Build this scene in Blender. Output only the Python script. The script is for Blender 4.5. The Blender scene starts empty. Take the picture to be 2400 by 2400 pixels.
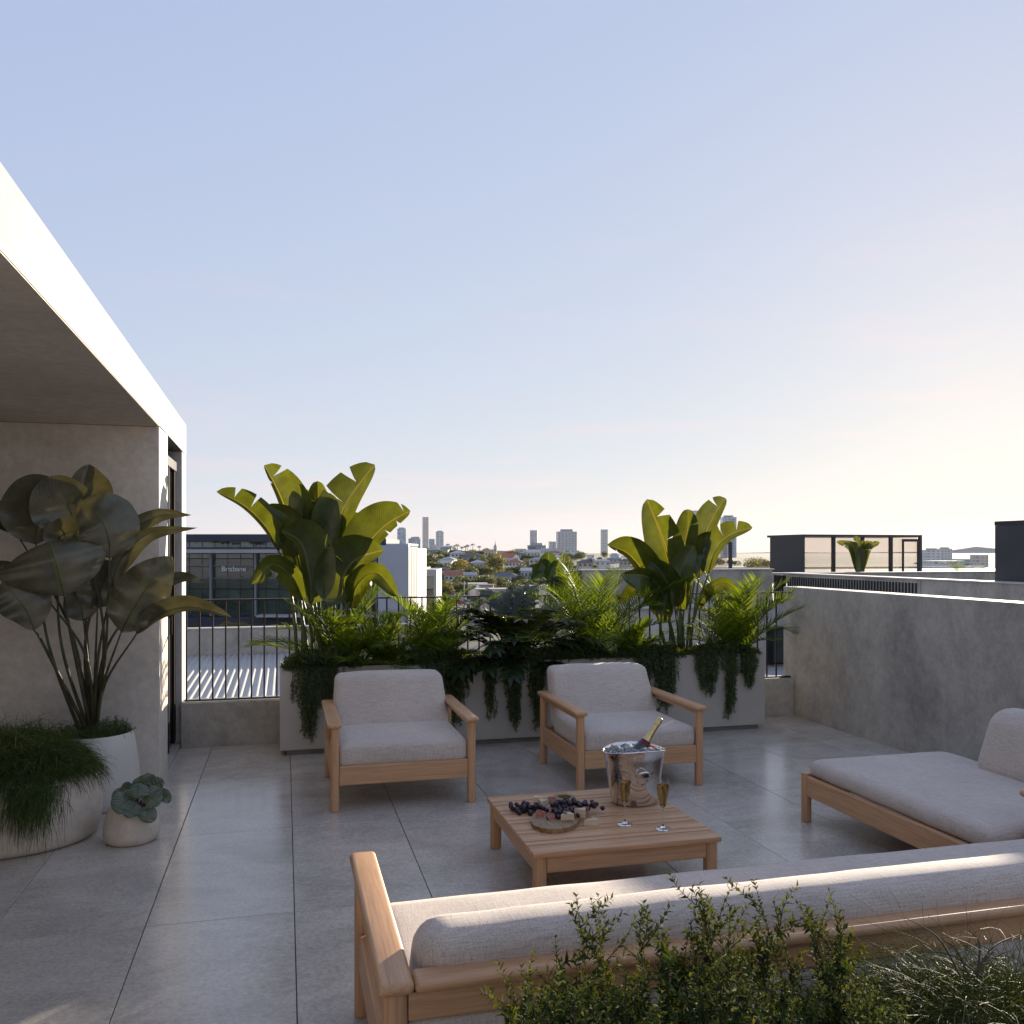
import bpy, bmesh, math, random
import numpy as np
from mathutils import Vector, Matrix, noise as mnoise

R = math.radians
SC = bpy.context.scene
COL = SC.collection
random.seed(7); RNG = np.random.default_rng(7)

# ------------------------------------------------------------------ camera
EYE = 1.6
YAW = R(14.54)
cam_d = bpy.data.cameras.new('camera'); cam = bpy.data.objects.new('camera', cam_d); COL.objects.link(cam)
cam.location = (0, 0, EYE); cam.rotation_euler = (R(90), 0, -YAW)
cam_d.sensor_width = 36.0; cam_d.lens = 36.0 * 2050 / 2400
cam_d.shift_y = 92 / 2400.0
cam_d.clip_start = 0.05; cam_d.clip_end = 30000
SC.camera = cam

# ------------------------------------------------------------------ sky, sun, exposure
SUN_AZ, SUN_EL = R(46.0), R(9.75)            # azimuth from +Y (deeper into the view) towards +X (right)
world = bpy.data.worlds.new('World'); SC.world = world; world.use_nodes = True
wn, wl = world.node_tree.nodes, world.node_tree.links
wn.clear()
wo = wn.new('ShaderNodeOutputWorld'); bg = wn.new('ShaderNodeBackground')
sky = wn.new('ShaderNodeTexSky'); sky.sky_type = 'NISHITA'; sky.sun_disc = False
sky.sun_elevation = SUN_EL; sky.sun_rotation = SUN_AZ
sky.altitude = 0; sky.air_density = 1.0; sky.dust_density = 0.20; sky.ozone_density = 2.0
SKY_STRENGTH = 0.15
bg.inputs['Strength'].default_value = SKY_STRENGTH
# the whole dome's range is evened out per channel, as in the photo's soft pale sky
sp_ = wn.new('ShaderNodeSeparateColor'); cb_s = wn.new('ShaderNodeCombineColor'); wl.new(sky.outputs[0], sp_.inputs[0])
for i_, (g_, k_) in enumerate(((0.290, 0.448), (0.262, 0.461), (0.100, 0.668))):
    pw = wn.new('ShaderNodeMath'); pw.operation = 'POWER'; pw.inputs[1].default_value = g_; wl.new(sp_.outputs[i_], pw.inputs[0])
    ml = wn.new('ShaderNodeMath'); ml.operation = 'MULTIPLY'; ml.inputs[1].default_value = k_ * 1.005 / (0.15 * 2 ** 1.85); wl.new(pw.outputs[0], ml.inputs[0]); wl.new(ml.outputs[0], cb_s.inputs[i_])
hsv = cb_s
# thin wisps of cloud low over the skyline
geo = wn.new('ShaderNodeTexCoord'); sep = wn.new('ShaderNodeSeparateXYZ'); wl.new(geo.outputs['Generated'], sep.inputs[0])
mp = wn.new('ShaderNodeMapping'); mp.inputs['Scale'].default_value = (2.2, 2.2, 16.0); wl.new(geo.outputs['Generated'], mp.inputs[0])
nz = wn.new('ShaderNodeTexNoise'); nz.inputs['Scale'].default_value = 1.9; nz.inputs['Detail'].default_value = 7; nz.inputs['Roughness'].default_value = 0.58
wl.new(mp.outputs[0], nz.inputs['Vector'])
rp = wn.new('ShaderNodeValToRGB'); rp.color_ramp.elements[0].position = 0.52; rp.color_ramp.elements[1].position = 0.72
wl.new(nz.outputs['Fac'], rp.inputs[0])
fade = wn.new('ShaderNodeMapRange'); fade.inputs['From Min'].default_value = 0.42; fade.inputs['From Max'].default_value = 0.05
wl.new(sep.outputs['Z'], fade.inputs[0])
mul = wn.new('ShaderNodeMath'); mul.operation = 'MULTIPLY'; wl.new(rp.outputs[0], mul.inputs[0]); wl.new(fade.outputs[0], mul.inputs[1])
mul2 = wn.new('ShaderNodeMath'); mul2.operation = 'MULTIPLY'; mul2.inputs[1].default_value = 1.0; wl.new(mul.outputs[0], mul2.inputs[0])
cm = wn.new('ShaderNodeMixRGB'); cm.blend_type = 'MULTIPLY'; cm.inputs['Color2'].default_value = (1.16, 1.00, 0.98, 1)
wl.new(mul2.outputs[0], cm.inputs['Fac']); wl.new(hsv.outputs[0], cm.inputs['Color1'])
wl.new(cm.outputs[0], bg.inputs['Color']); wl.new(bg.outputs[0], wo.inputs[0])

sd = bpy.data.lights.new('sun', 'SUN'); sun = bpy.data.objects.new('sun', sd); COL.objects.link(sun)
sd.energy = 3.5; sd.angle = R(0.55); sd.color = (1.0, 0.87, 0.70)
SUN_DIR = Vector((math.sin(SUN_AZ) * math.cos(SUN_EL), math.cos(SUN_AZ) * math.cos(SUN_EL), math.sin(SUN_EL)))
sun.rotation_euler = (-SUN_DIR).to_track_quat('-Z', 'Y').to_euler()
sun.location = SUN_DIR * 60

SC.view_settings.view_transform = 'Standard'; SC.view_settings.look = 'None'
SC.view_settings.gamma = 1.0; SC.view_settings.exposure = 1.93
SC.view_settings.use_curve_mapping = False
SC.render.engine = 'CYCLES'
SC.cycles.use_denoising = True
try: SC.cycles.denoiser = 'OPENIMAGEDENOISE'
except Exception: pass
SC.cycles.max_bounces = 8; SC.cycles.diffuse_bounces = 4; SC.cycles.glossy_bounces = 4
SC.cycles.transmission_bounces = 8; SC.cycles.transparent_max_bounces = 8
SC.cycles.sample_clamp_indirect = 6.0
SC.cycles.caustics_reflective = False; SC.cycles.caustics_refractive = False

# ------------------------------------------------------------------ measuring helpers (photo pixel at 2400 px -> a point in the place)
FPX = 2050.0
_fw = Vector((math.sin(YAW), math.cos(YAW), 0)); _rt = Vector((math.cos(YAW), -math.sin(YAW), 0))
def _ray(u, v): return _fw + _rt * ((u - 1200) / FPX) + Vector((0, 0, (1292 - v) / FPX))
def at_y(u, v, y):
    d = _ray(u, v); return Vector((0, 0, EYE)) + d * (y / d.y)
def at_d(u, v, D): return Vector((0, 0, EYE)) + _ray(u, v) * D
def at_z(u, v, z):
    d = _ray(u, v); return Vector((0, 0, EYE)) + d * ((z - EYE) / d.z)

# ------------------------------------------------------------------ mesh helpers
class MB:
    """collects shapes; build() links them as ONE mesh object"""
    def __init__(s): s.v = []; s.f = []; s.uv = []; s.has_uv = False
    def add(s, verts, faces, uv=None):
        o = len(s.v); s.v.extend([tuple(p) for p in verts]); s.f.extend([tuple(i + o for i in f) for f in faces])
        if uv is not None: s.has_uv = True; s.uv.extend([tuple(q) for q in uv])
        else: s.uv.extend([(0.0, 0.0)] * len(verts))
        return s
    def box(s, x0, x1, y0, y1, z0, z1):
        return s.add([(x0,y0,z0),(x1,y0,z0),(x1,y1,z0),(x0,y1,z0),(x0,y0,z1),(x1,y0,z1),(x1,y1,z1),(x0,y1,z1)],
                     [(0,3,2,1),(4,5,6,7),(0,1,5,4),(1,2,6,5),(2,3,7,6),(3,0,4,7)])
    def bevel_box(s, x0, x1, y0, y1, z0, z1, b=0.01, seg=2):
        bm = bmesh.new(); bmesh.ops.create_cube(bm, size=1.0)
        bmesh.ops.scale(bm, vec=(x1-x0, y1-y0, z1-z0), verts=bm.verts)
        bmesh.ops.translate(bm, vec=((x0+x1)/2, (y0+y1)/2, (z0+z1)/2), verts=bm.verts)
        bmesh.ops.bevel(bm, geom=list(bm.edges), offset=b, segments=seg, profile=0.5, affect='EDGES')
        return s.from_bm(bm)
    def from_bm(s, bm, M=None):
        bm.verts.ensure_lookup_table(); bm.verts.index_update()
        vs = [(M @ v.co if M else v.co.copy()) for v in bm.verts]
        s.add(vs, [[v.index for v in f.verts] for f in bm.faces]); bm.free(); return s
    def tube(s, pts, rad, n=8, cap=True):
        pts = [Vector(p) for p in pts]; k = len(pts)
        rad = [rad] * k if not hasattr(rad, '__len__') else list(rad)
        up = Vector((0, 0, 1)); prev = None; vs = []; uv = []
        for i, p in enumerate(pts):
            t = (pts[min(i+1, k-1)] - pts[max(i-1, 0)]).normalized()
            if prev is None:
                a = t.cross(up)
                if a.length < 1e-3: a = t.cross(Vector((1, 0, 0)))
                a.normalize()
            else:
                a = (prev - t * prev.dot(t)); a.normalize()
            prev = a; b = t.cross(a)
            for j in range(n):
                q = 2 * math.pi * j / n
                vs.append(p + (a * math.cos(q) + b * math.sin(q)) * rad[i]); uv.append((j / n, i / max(1, k-1)))
        fs = [(i*n+j, i*n+(j+1) % n, (i+1)*n+(j+1) % n, (i+1)*n+j) for i in range(k-1) for j in range(n)]
        if cap: fs += [tuple(range(n))[::-1], tuple(range((k-1)*n, k*n))]
        return s.add(vs, fs, uv)
    def lathe(s, prof, n=32, c=(0, 0, 0), sx=1.0, sy=1.0, warp=None):
        vs = []; fs = []
        for r, z in prof:
            for j in range(n):
                a = 2 * math.pi * j / n; x, y, zz = r * math.cos(a) * sx, r * math.sin(a) * sy, z
                if warp: x, y, zz = warp(x, y, zz, a)
                vs.append((c[0] + x, c[1] + y, c[2] + zz))
        for i in range(len(prof) - 1):
            for j in range(n): fs.append((i*n+j, i*n+(j+1) % n, (i+1)*n+(j+1) % n, (i+1)*n+j))
        fs.append(tuple(range(n))[::-1]); fs.append(tuple(range((len(prof)-1)*n, len(prof)*n)))
        return s.add(vs, fs)
    def build(s, name, mat, parent=None, smooth=False, props=None, auto=None):
        me = bpy.data.meshes.new(name); me.from_pydata(s.v, [], s.f); me.update()
        if s.has_uv:
            ul = me.uv_layers.new(name='UVMap'); li = np.zeros(len(me.loops), dtype=np.int32); me.loops.foreach_get('vertex_index', li)
            ul.data.foreach_set('uv', np.array(s.uv, dtype=np.float32)[li].ravel())
        if smooth: me.polygons.foreach_set('use_smooth', [True] * len(me.polygons))
        if auto is not None: me.set_sharp_from_angle(angle=R(auto))
        return link(name, me, mat, parent, props)

def link(name, me, mat, parent=None, props=None):
    o = bpy.data.objects.new(name, me); COL.objects.link(o)
    if mat is not None and len(me.materials) == 0: me.materials.append(mat)
    if parent is not None: put_under(o, parent)
    if props:
        for k, v in props.items(): o[k] = v
    return o
def put_under(o, parent):
    o.parent = parent
    M = Matrix.Identity(4); p = parent
    chain = []
    while p is not None: chain.append(p); p = p.parent
    for p in reversed(chain): M = M @ p.matrix_parent_inverse @ p.matrix_basis
    o.matrix_parent_inverse = M.inverted()
def fast_quads(name, V, mat, parent=None, UV=None, props=None, smooth=False):
    """V: (N,4,3) array of quads -> one mesh"""
    V = np.asarray(V, dtype=np.float32); n = len(V); me = bpy.data.meshes.new(name)
    me.vertices.add(n*4); me.vertices.foreach_set('co', V.reshape(-1))
    me.loops.add(n*4); me.loops.foreach_set('vertex_index', np.arange(n*4, dtype=np.int32))
    me.polygons.add(n); me.polygons.foreach_set('loop_start', np.arange(0, n*4, 4, dtype=np.int32))
    try: me.polygons.foreach_set('loop_total', np.full(n, 4, dtype=np.int32))
    except Exception: pass
    if UV is not None:
        ul = me.uv_layers.new(name='UVMap'); ul.data.foreach_set('uv', np.asarray(UV, dtype=np.float32).reshape(-1))
    if smooth: me.polygons.foreach_set('use_smooth', np.ones(n, dtype=bool))
    me.update(calc_edges=True); me.validate()
    return link(name, me, mat, parent, props)
def thing(name, label, cat, loc=(0, 0, 0), group=None):
    o = bpy.data.objects.new(name, None); COL.objects.link(o); o.location = loc; o.empty_display_size = 0.1
    return tag(o, label, cat, group)
def tag(o, label, cat, group=None):
    o['label'] = label; o['category'] = cat
    if group: o['group'] = group
    return o
def structure(o, label=None):
    o['kind'] = 'structure'
    if label: o['label'] = label
    return o
def copy_tree(o, parent=None):
    c = o.copy(); COL.objects.link(c)
    if parent is not None: c.parent = parent
    for ch in list(o.children): copy_tree(ch, c)
    return c
def catmull(pts, n):
    P = [Vector(p) for p in pts]
    if len(P) == 2: return [P[0].lerp(P[1], i / n) for i in range(n + 1)]
    P = [P[0] * 2 - P[1]] + P + [P[-1] * 2 - P[-2]]; m = len(P) - 3; out = []
    for i in range(n + 1):
        s = i / n * m; k = min(int(s), m - 1); t = s - k
        a, b, c, d = P[k:k+4]
        out.append(0.5 * ((2*b) + (-a+c)*t + (2*a-5*b+4*c-d)*t*t + (-a+3*b-3*c+d)*t*t*t))
    return out

# ------------------------------------------------------------------ materials
def mat_base(name):
    m = bpy.data.materials.new(name); m.use_nodes = True
    nt = m.node_tree; b = nt.nodes['Principled BSDF']
    return m, nt.nodes, nt.links, b
def coords(N, L, scale=(1, 1, 1), kind='Object', rnd=0.0):
    tc = N.new('ShaderNodeTexCoord'); mp = N.new('ShaderNodeMapping'); mp.inputs['Scale'].default_value = scale
    L.new(tc.outputs[kind], mp.inputs['Vector'])
    if rnd:
        oi = N.new('ShaderNodeObjectInfo'); ml = N.new('ShaderNodeVectorMath'); ml.operation = 'SCALE'
        ml.inputs[0].default_value = (rnd, rnd * 1.7, rnd * 0.6); L.new(oi.outputs['Random'], ml.inputs['Scale'])
        L.new(ml.outputs[0], mp.inputs['Location'])
    return mp.outputs['Vector']
def noise_n(N, L, vec, scale, detail=5, rough=0.55, dist=0.0):
    n = N.new('ShaderNodeTexNoise'); n.inputs['Scale'].default_value = scale; n.inputs['Detail'].default_value = detail
    n.inputs['Roughness'].default_value = rough; n.inputs['Distortion'].default_value = dist
    L.new(vec, n.inputs['Vector']); return n.outputs['Fac']
def ramp(N, L, fac, stops):
    r = N.new('ShaderNodeValToRGB'); e = r.color_ramp.elements
    while len(e) < len(stops): e.new(0.5)
    for i, (p, c) in enumerate(stops): e[i].position = p; e[i].color = tuple(c) + (1,) if len(c) == 3 else c
    L.new(fac, r.inputs[0]); return r.outputs[0]
def mix(N, L, a, b, fac=0.5, mode='MIX'):
    m = N.new('ShaderNodeMixRGB'); m.blend_type = mode
    for k, x in (('Color1', a), ('Color2', b)):
        if hasattr(x, 'is_linked'): L.new(x, m.inputs[k])
        else: m.inputs[k].default_value = tuple(x) + (1,)
    if hasattr(fac, 'is_linked'): L.new(fac, m.inputs['Fac'])
    else: m.inputs['Fac'].default_value = fac
    return m.outputs[0]
def bump(N, L, b, h, strength=0.2, dist=0.01):
    n = N.new('ShaderNodeBump'); n.inputs['Strength'].default_value = strength; n.inputs['Distance'].default_value = dist
    L.new(h, n.inputs['Height']); L.new(n.outputs[0], b.inputs['Normal'])
def plain(name, col, rough=0.6, metal=0.0, var=0.06, scale=6.0, spec=0.5, rnd=0.0):
    m, N, L, b = mat_base(name)
    f = noise_n(N, L, coords(N, L, rnd=rnd), scale, 6, 0.6)
    lo = tuple(max(0, c * (1 - var * 2)) for c in col); hi = tuple(min(1, c * (1 + var * 2)) for c in col)
    L.new(ramp(N, L, f, [(0.3, lo), (0.7, hi)]), b.inputs['Base Color'])
    b.inputs['Roughness'].default_value = rough; b.inputs['Metallic'].default_value = metal
    b.inputs['Specular IOR Level'].default_value = spec
    return m
def concrete(name, col, blotch=0.16, rough=0.75, streak=(1, 1, 0.75)):
    m, N, L, b = mat_base(name)
    v = coords(N, L, streak); v2 = coords(N, L, (1, 1, 1))
    a = noise_n(N, L, v, 1.5, 12, 0.74, 0.25); c = noise_n(N, L, v2, 17, 9, 0.75); d = noise_n(N, L, v2, 120, 3, 0.6)
    lo = tuple(x * (1 - blotch) for x in col); hi = tuple(x * (1 + blotch * 0.8) for x in col)
    c1 = ramp(N, L, a, [(0.36, lo), (0.51, col), (0.66, hi)])
    c2 = ramp(N, L, c, [(0.34, (0.84, 0.84, 0.85)), (0.66, (1.10, 1.10, 1.09))])
    pit = ramp(N, L, noise_n(N, L, v2, 38, 2, 0.4), [(0.20, (0.72, 0.72, 0.72)), (0.27, (1, 1, 1))])
    L.new(mix(N, L, mix(N, L, c1, c2, 1.0, 'MULTIPLY'), pit, 1.0, 'MULTIPLY'), b.inputs['Base Color'])
    L.new(ramp(N, L, a, [(0.3, (rough-.1,)*3), (0.7, (rough+.08,)*3)]), b.inputs['Roughness'])
    bump(N, L, b, mix(N, L, c, d, 0.5), 0.12, 0.01)
    return m
def wood(name, axis):
    m, N, L, b = mat_base(name)
    sc = [22.0, 22.0, 22.0]; sc[axis] = 1.1
    v = coords(N, L, tuple(sc), rnd=7.0)
    g = noise_n(N, L, v, 2.0, 5, 0.55, 0.35)
    sc2 = [60.0] * 3; sc2[axis] = 2.2
    f = noise_n(N, L, coords(N, L, tuple(sc2), rnd=3.0), 2.0, 4, 0.6)
    c1 = ramp(N, L, g, [(0.25, (0.47, 0.258, 0.125)), (0.48, (0.545, 0.308, 0.155)), (0.75, (0.59, 0.342, 0.178))])
    c2 = ramp(N, L, f, [(0.32, (0.80, 0.77, 0.74)), (0.62, (1.06, 1.06, 1.06))])
    L.new(mix(N, L, c1, c2, 1.0, 'MULTIPLY'), b.inputs['Base Color'])
    b.inputs['Roughness'].default_value = 0.42
    bump(N, L, b, f, 0.10, 0.003); return m
def fabric(name):
    m, N, L, b = mat_base(name)
    # slubbed linen weave: fine threads both ways, with long irregular slubs
    a = noise_n(N, L, coords(N, L, (260, 260, 14)), 1.0, 3, 0.7)
    c = noise_n(N, L, coords(N, L, (14, 260, 260)), 1.0, 3, 0.7)
    d = noise_n(N, L, coords(N, L, (260, 14, 260)), 1.0, 3, 0.7)
    w = mix(N, L, mix(N, L, a, c, 0.5), d, 0.33)
    big = noise_n(N, L, coords(N, L, (1, 1, 1)), 3.0, 4, 0.5)
    c1 = ramp(N, L, w, [(0.34, (0.28, 0.222, 0.178)), (0.50, (0.52, 0.440, 0.370)), (0.66, (0.70, 0.61, 0.52))])
    c2 = ramp(N, L, big, [(0.3, (0.94, 0.94, 0.94)), (0.7, (1.05, 1.05, 1.05))])
    L.new(mix(N, L, c1, c2, 1.0, 'MULTIPLY'), b.inputs['Base Color'])
    b.inputs['Roughness'].default_value = 0.92; b.inputs['Specular IOR Level'].default_value = 0.2
    b.inputs['Sheen Weight'].default_value = 0.25; b.inputs['Sheen Roughness'].default_value = 0.5
    bump(N, L, b, w, 0.35, 0.004); return m
def leaf_mat(name, top, back, trans=0.35, rough=0.38, veins=0, vein_col=(1.35, 1.3, 1.2), stripe=0.0, var=0.25, rnd=True, spec=0.4, tint=(4.3, 2.9, 0.7), vbump=.25, coat=0.0):
    """two-sided leaf: glossy cuticle over pigment, with light coming through the blade"""
    m, N, L, b = mat_base(name)
    geo = N.new('ShaderNodeNewGeometry'); oi = N.new('ShaderNodeObjectInfo')
    base = mix(N, L, top, back, 0.0)
    mx = base.node; L.new(geo.outputs['Backfacing'], mx.inputs['Fac'])
    v = coords(N, L, (1, 1, 1))
    f = noise_n(N, L, v, 9.0, 4, 0.6)
    col = mix(N, L, base, ramp(N, L, f, [(0.3, (1-var,)*3), (0.7, (1+var,)*3)]), 1.0, 'MULTIPLY')
    if rnd:
        g = N.new('ShaderNodeNewGeometry')
        rr = ramp(N, L, geo.outputs['Random Per Island'], [(0.0, (0.55, 0.60, 0.55)), (1.0, (1.7, 1.55, 1.3))])
        col = mix(N, L, col, rr, 1.0, 'MULTIPLY')
    if veins:
        tc = N.new('ShaderNodeTexCoord'); sx = N.new('ShaderNodeSeparateXYZ'); L.new(tc.outputs['UV'], sx.inputs[0])
        ab = N.new('ShaderNodeMath'); ab.operation = 'ABSOLUTE'; L.new(sx.outputs['X'], ab.inputs[0])
        sw = N.new('ShaderNodeMath'); sw.operation = 'MULTIPLY_ADD'; sw.inputs[1].default_value = -0.16; L.new(ab.outputs[0], sw.inputs[0]); L.new(sx.outputs['Y'], sw.inputs[2])
        wv = N.new('ShaderNodeMath'); wv.operation = 'MULTIPLY'; wv.inputs[1].default_value = veins * 6.283; L.new(sw.outputs[0], wv.inputs[0])
        sn = N.new('ShaderNodeMath'); sn.operation = 'SINE'; L.new(wv.outputs[0], sn.inputs[0])
        if stripe:
            pale = ramp(N, L, sn.outputs[0], [(0.0, (1, 1, 1)), (0.35, (1, 1, 1)), (0.7, vein_col)])
        else:
            pale = ramp(N, L, sn.outputs[0], [(0.0, (0.90, 0.90, 0.90)), (0.6, (1, 1, 1)), (1.0, vein_col)])
        col = mix(N, L, col, pale, 1.0, 'MULTIPLY')
        mid = ramp(N, L, ab.outputs[0], [(0.0, (1, 1, 1)), (0.045, (1, 1, 1)), (0.06, (0, 0, 0))])
        col = mix(N, L, col, (0.10, 0.115, 0.035), mid)
        bump(N, L, b, sn.outputs[0], vbump, 0.002)
    L.new(col, b.inputs['Base Color']); b.inputs['Roughness'].default_value = rough
    b.inputs['Specular IOR Level'].default_value = spec; b.inputs['Coat Weight'].default_value = coat; b.inputs['Coat Roughness'].default_value = .22
    tr = N.new('ShaderNodeBsdfTranslucent'); tcol = mix(N, L, col, tint, 1.0, 'MULTIPLY')
    L.new(tcol, tr.inputs['Color'])
    ms = N.new('ShaderNodeMixShader'); ms.inputs[0].default_value = trans
    out = N['Material Output'] if 'Material Output' in N else [n for n in N if n.type == 'OUTPUT_MATERIAL'][0]
    L.new(b.outputs[0], ms.inputs[1]); L.new(tr.outputs[0], ms.inputs[2]); L.new(ms.outputs[0], out.inputs[0])
    return m

M = {}
M['concrete'] = concrete('concrete_grey', (0.40, 0.365, 0.312), 0.32)
M['concrete_pale'] = concrete('concrete_pale', (0.50, 0.475, 0.45), 0.10)
M['concrete_warm'] = concrete('concrete_warm', (0.235, 0.225, 0.21), 0.20, 0.7, (0.35, 1, 1))
M['concrete_wall'] = concrete('concrete_wall_warm', (0.64, 0.575, 0.49), 0.14, 0.7, (0.6, 1, 1))
M['wood_x'] = wood('oiled_wood_x', 0); M['wood_y'] = wood('oiled_wood_y', 1); M['wood_z'] = wood('oiled_wood_z', 2)
M['fabric'] = fabric('linen_fabric')
M['planter'] = plain('planter_render', (0.45, 0.405, 0.345), 0.7, var=0.03, scale=3)
M['plinth'] = plain('planter_plinth', (0.22, 0.20, 0.18), 0.8)
M['bronze'] = plain('bronze_metal', (0.030, 0.024, 0.020), 0.38, 0.6, 0.1)
M['frame_dark'] = plain('dark_frame', (0.018, 0.018, 0.020), 0.45, 0.3)
M['clad_dark'] = plain('charcoal_cladding', (0.030, 0.032, 0.035), 0.6, 0.0, 0.08, 2.0)
M['soil'] = plain('soil', (0.030, 0.022, 0.016), 0.95, 0, 0.3, 40)
def tile_mat():
    m, N, L, b = mat_base('porcelain_floor_tile')
    v = coords(N, L, (1, 1.0, 1), rnd=40.0); v2 = coords(N, L, (0.8, 1.3, 1), rnd=40.0)
    a = noise_n(N, L, v2, 2.6, 10, 0.72, 0.5); c = noise_n(N, L, v, 55, 8, 0.8, 0.2); fl = noise_n(N, L, v2, 7.0, 6, 0.6, 2.6)
    c1 = ramp(N, L, a, [(0.34, (0.43, 0.380, 0.318)), (0.5, (0.53, 0.472, 0.398)), (0.66, (0.62, 0.552, 0.468))])
    c2 = ramp(N, L, c, [(0.36, (0.76, 0.76, 0.77)), (0.64, (1.17, 1.17, 1.16))])
    c3 = ramp(N, L, fl, [(0.60, (1, 1, 1)), (0.66, (1.03, 1.03, 1.03)), (0.70, (1, 1, 1))])
    c4 = ramp(N, L, fl, [(0.30, (1, 1, 1)), (0.345, (0.965, 0.96, 0.955)), (0.39, (1, 1, 1))])
    col = mix(N, L, c1, c2, 1, 'MULTIPLY')
    L.new(col, b.inputs['Base Color'])
    L.new(ramp(N, L, a, [(0.3, (0.17,)*3), (0.7, (0.25,)*3)]), b.inputs['Roughness'])
    b.inputs['Specular IOR Level'].default_value = 0.72
    bump(N, L, b, c, 0.02, 0.004); return m
M['tile'] = tile_mat()
M['grout'] = plain('dark_grout', (0.06, 0.056, 0.052), 0.9)
M['pot_stone'] = plain('stoneware_pot', (0.56, 0.48, 0.385), 0.75, 0, 0.07, 14)
M['pot_white'] = plain('glazed_pot', (0.60, 0.555, 0.48), 0.45, 0, 0.02, 4)
M['banana'] = leaf_mat('bird_of_paradise_leaf', (0.036, 0.057, 0.013), (0.050, 0.073, 0.019), 0.25, 0.32, tint=(4.7, 3.1, 0.7), coat=.35, veins=46, vein_col=(1.3, 1.28, 1.1), var=0.28, rnd=False)
M['petiole'] = plain('green_petiole', (0.075, 0.095, 0.025), 0.45, 0, 0.2, 8)
M['calathea'] = leaf_mat('calathea_leaf', (0.105, 0.100, 0.058), (0.21, 0.20, 0.15), 0.05, 0.30, tint=(2.6, 2.3, 1.2), coat=.4, veins=34, vein_col=(1.08, 1.08, 1.06), var=0.35, rnd=False, vbump=.06)
M['calathea_stem'] = plain('calathea_stem', (0.060, 0.055, 0.025), 0.5, 0, 0.3, 10)
M['orbifolia'] = leaf_mat('striped_calathea_leaf', (0.085, 0.115, 0.085), (0.12, 0.14, 0.11), 0.08, 0.38, veins=13, vein_col=(2.0, 1.85, 1.85), stripe=1, var=0.1, rnd=False)
M['palm'] = leaf_mat('palm_leaflet', (0.044, 0.078, 0.012), (0.054, 0.090, 0.018), 0.38, 0.55, var=0.15, spec=.08, tint=(4.0, 3.1, 0.7))
M['dark_leaf'] = leaf_mat('dark_shrub_leaf', (0.014, 0.028, 0.012), (0.030, 0.048, 0.018), 0.16, 0.34, var=0.15)
M['rosemary'] = leaf_mat('trailing_needle', (0.060, 0.094, 0.042), (0.074, 0.110, 0.052), 0.18, 0.5, var=0.1, spec=.2)
M['needle'] = leaf_mat('feathery_needle', (0.026, 0.044, 0.014), (0.026, 0.044, 0.014), 0.06, 0.6, var=0.1, spec=.1)  # darkened so the foreground corner's shade sits in the colour
M['needle_pot'] = leaf_mat('feathery_pot_needle', (0.050, 0.080, 0.022), (0.050, 0.080, 0.022), 0.12, 0.55, var=0.1, spec=.2)  # brighter copy of the same needles, highlights put into the colour
M['myrtle'] = leaf_mat('shrub_leaf', (0.034, 0.056, 0.020), (0.050, 0.078, 0.030), 0.12, 0.8, var=0.1, spec=.03)
M['twig'] = plain('twig', (0.060, 0.045, 0.028), 0.8, 0, 0.2, 30)
M['straw'] = plain('dry_twig', (0.25, 0.19, 0.10), 0.8, 0, 0.2, 30)
# =================================================================== TERRACE (the setting)
TX0, TX1, TY0, TY1 = -4.3, 4.8, -2.2, 7.55
fl = MB().box(TX0 - .4, 5.0, TY0, 7.8, -0.45, -0.008).build('terrace_floor', M['grout'])
structure(fl)
TW, TL, GAP = 0.618, 1.22, 0.004
def tile_mesh(w, l):
    bm = bmesh.new(); bmesh.ops.create_cube(bm, size=1.0)
    bmesh.ops.scale(bm, vec=(w - GAP, l - GAP, 0.012), verts=bm.verts)
    bmesh.ops.bevel(bm, geom=[e for e in bm.edges if all(v.co.z > 0 for v in e.verts)], offset=0.0012, segments=1, affect='EDGES')
    bmesh.ops.translate(bm, vec=(0, 0, -0.006), verts=bm.verts)
    me = bpy.data.meshes.new('floor_tile'); bm.to_mesh(me); bm.free(); me.materials.append(M['tile']); return me
full_tile = tile_mesh(TW, TL)
xs = [0.04 + TW * k for k in range(-8, 9)]; ys = [4.0 + TL * k for k in range(-6, 4)]
for xa in xs:
    for ya in ys:
        x0, x1, y0, y1 = max(xa, TX0), min(xa + TW, TX1), max(ya, TY0), min(ya + TL, TY1)
        if x1 - x0 < .02 or y1 - y0 < .02: continue
        if x1 < -0.8 and y0 > 6.3: continue
        me = full_tile if (x1 - x0 > TW - .001 and y1 - y0 > TL - .001) else tile_mesh(x1 - x0, y1 - y0)
        t = bpy.data.objects.new('floor_tile', me); COL.objects.link(t)
        t.location = ((x0 + x1) / 2, (y0 + y1) / 2, random.uniform(-.0006, .0002)); t.parent = fl
        if (int(round(xa * 100)) + int(round(ya * 100))) % 2 and False: t.rotation_euler.z = math.pi

def one(name, mat, label, cat, mb, **k): return tag(mb.build(name, mat, **k), label, cat)

one('boundary_wall', M['concrete'], 'long smooth grey concrete wall along the right side of the terrace', 'wall',
    MB().bevel_box(4.8, 5.0, TY0, 7.75, -0.4, 1.250, 0.004, 1))
one('low_parapet_wall', M['concrete'], 'low concrete upstand under the metal railing at the far edge', 'wall',
    MB().bevel_box(-0.82, 4.798, 7.552, 7.80, -0.4, 0.36, 0.004, 1))

M['door_glass'] = plain('dark_door_glass', (.006, .006, .007), .06, 0, .1, 1.0, spec=.5)
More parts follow.
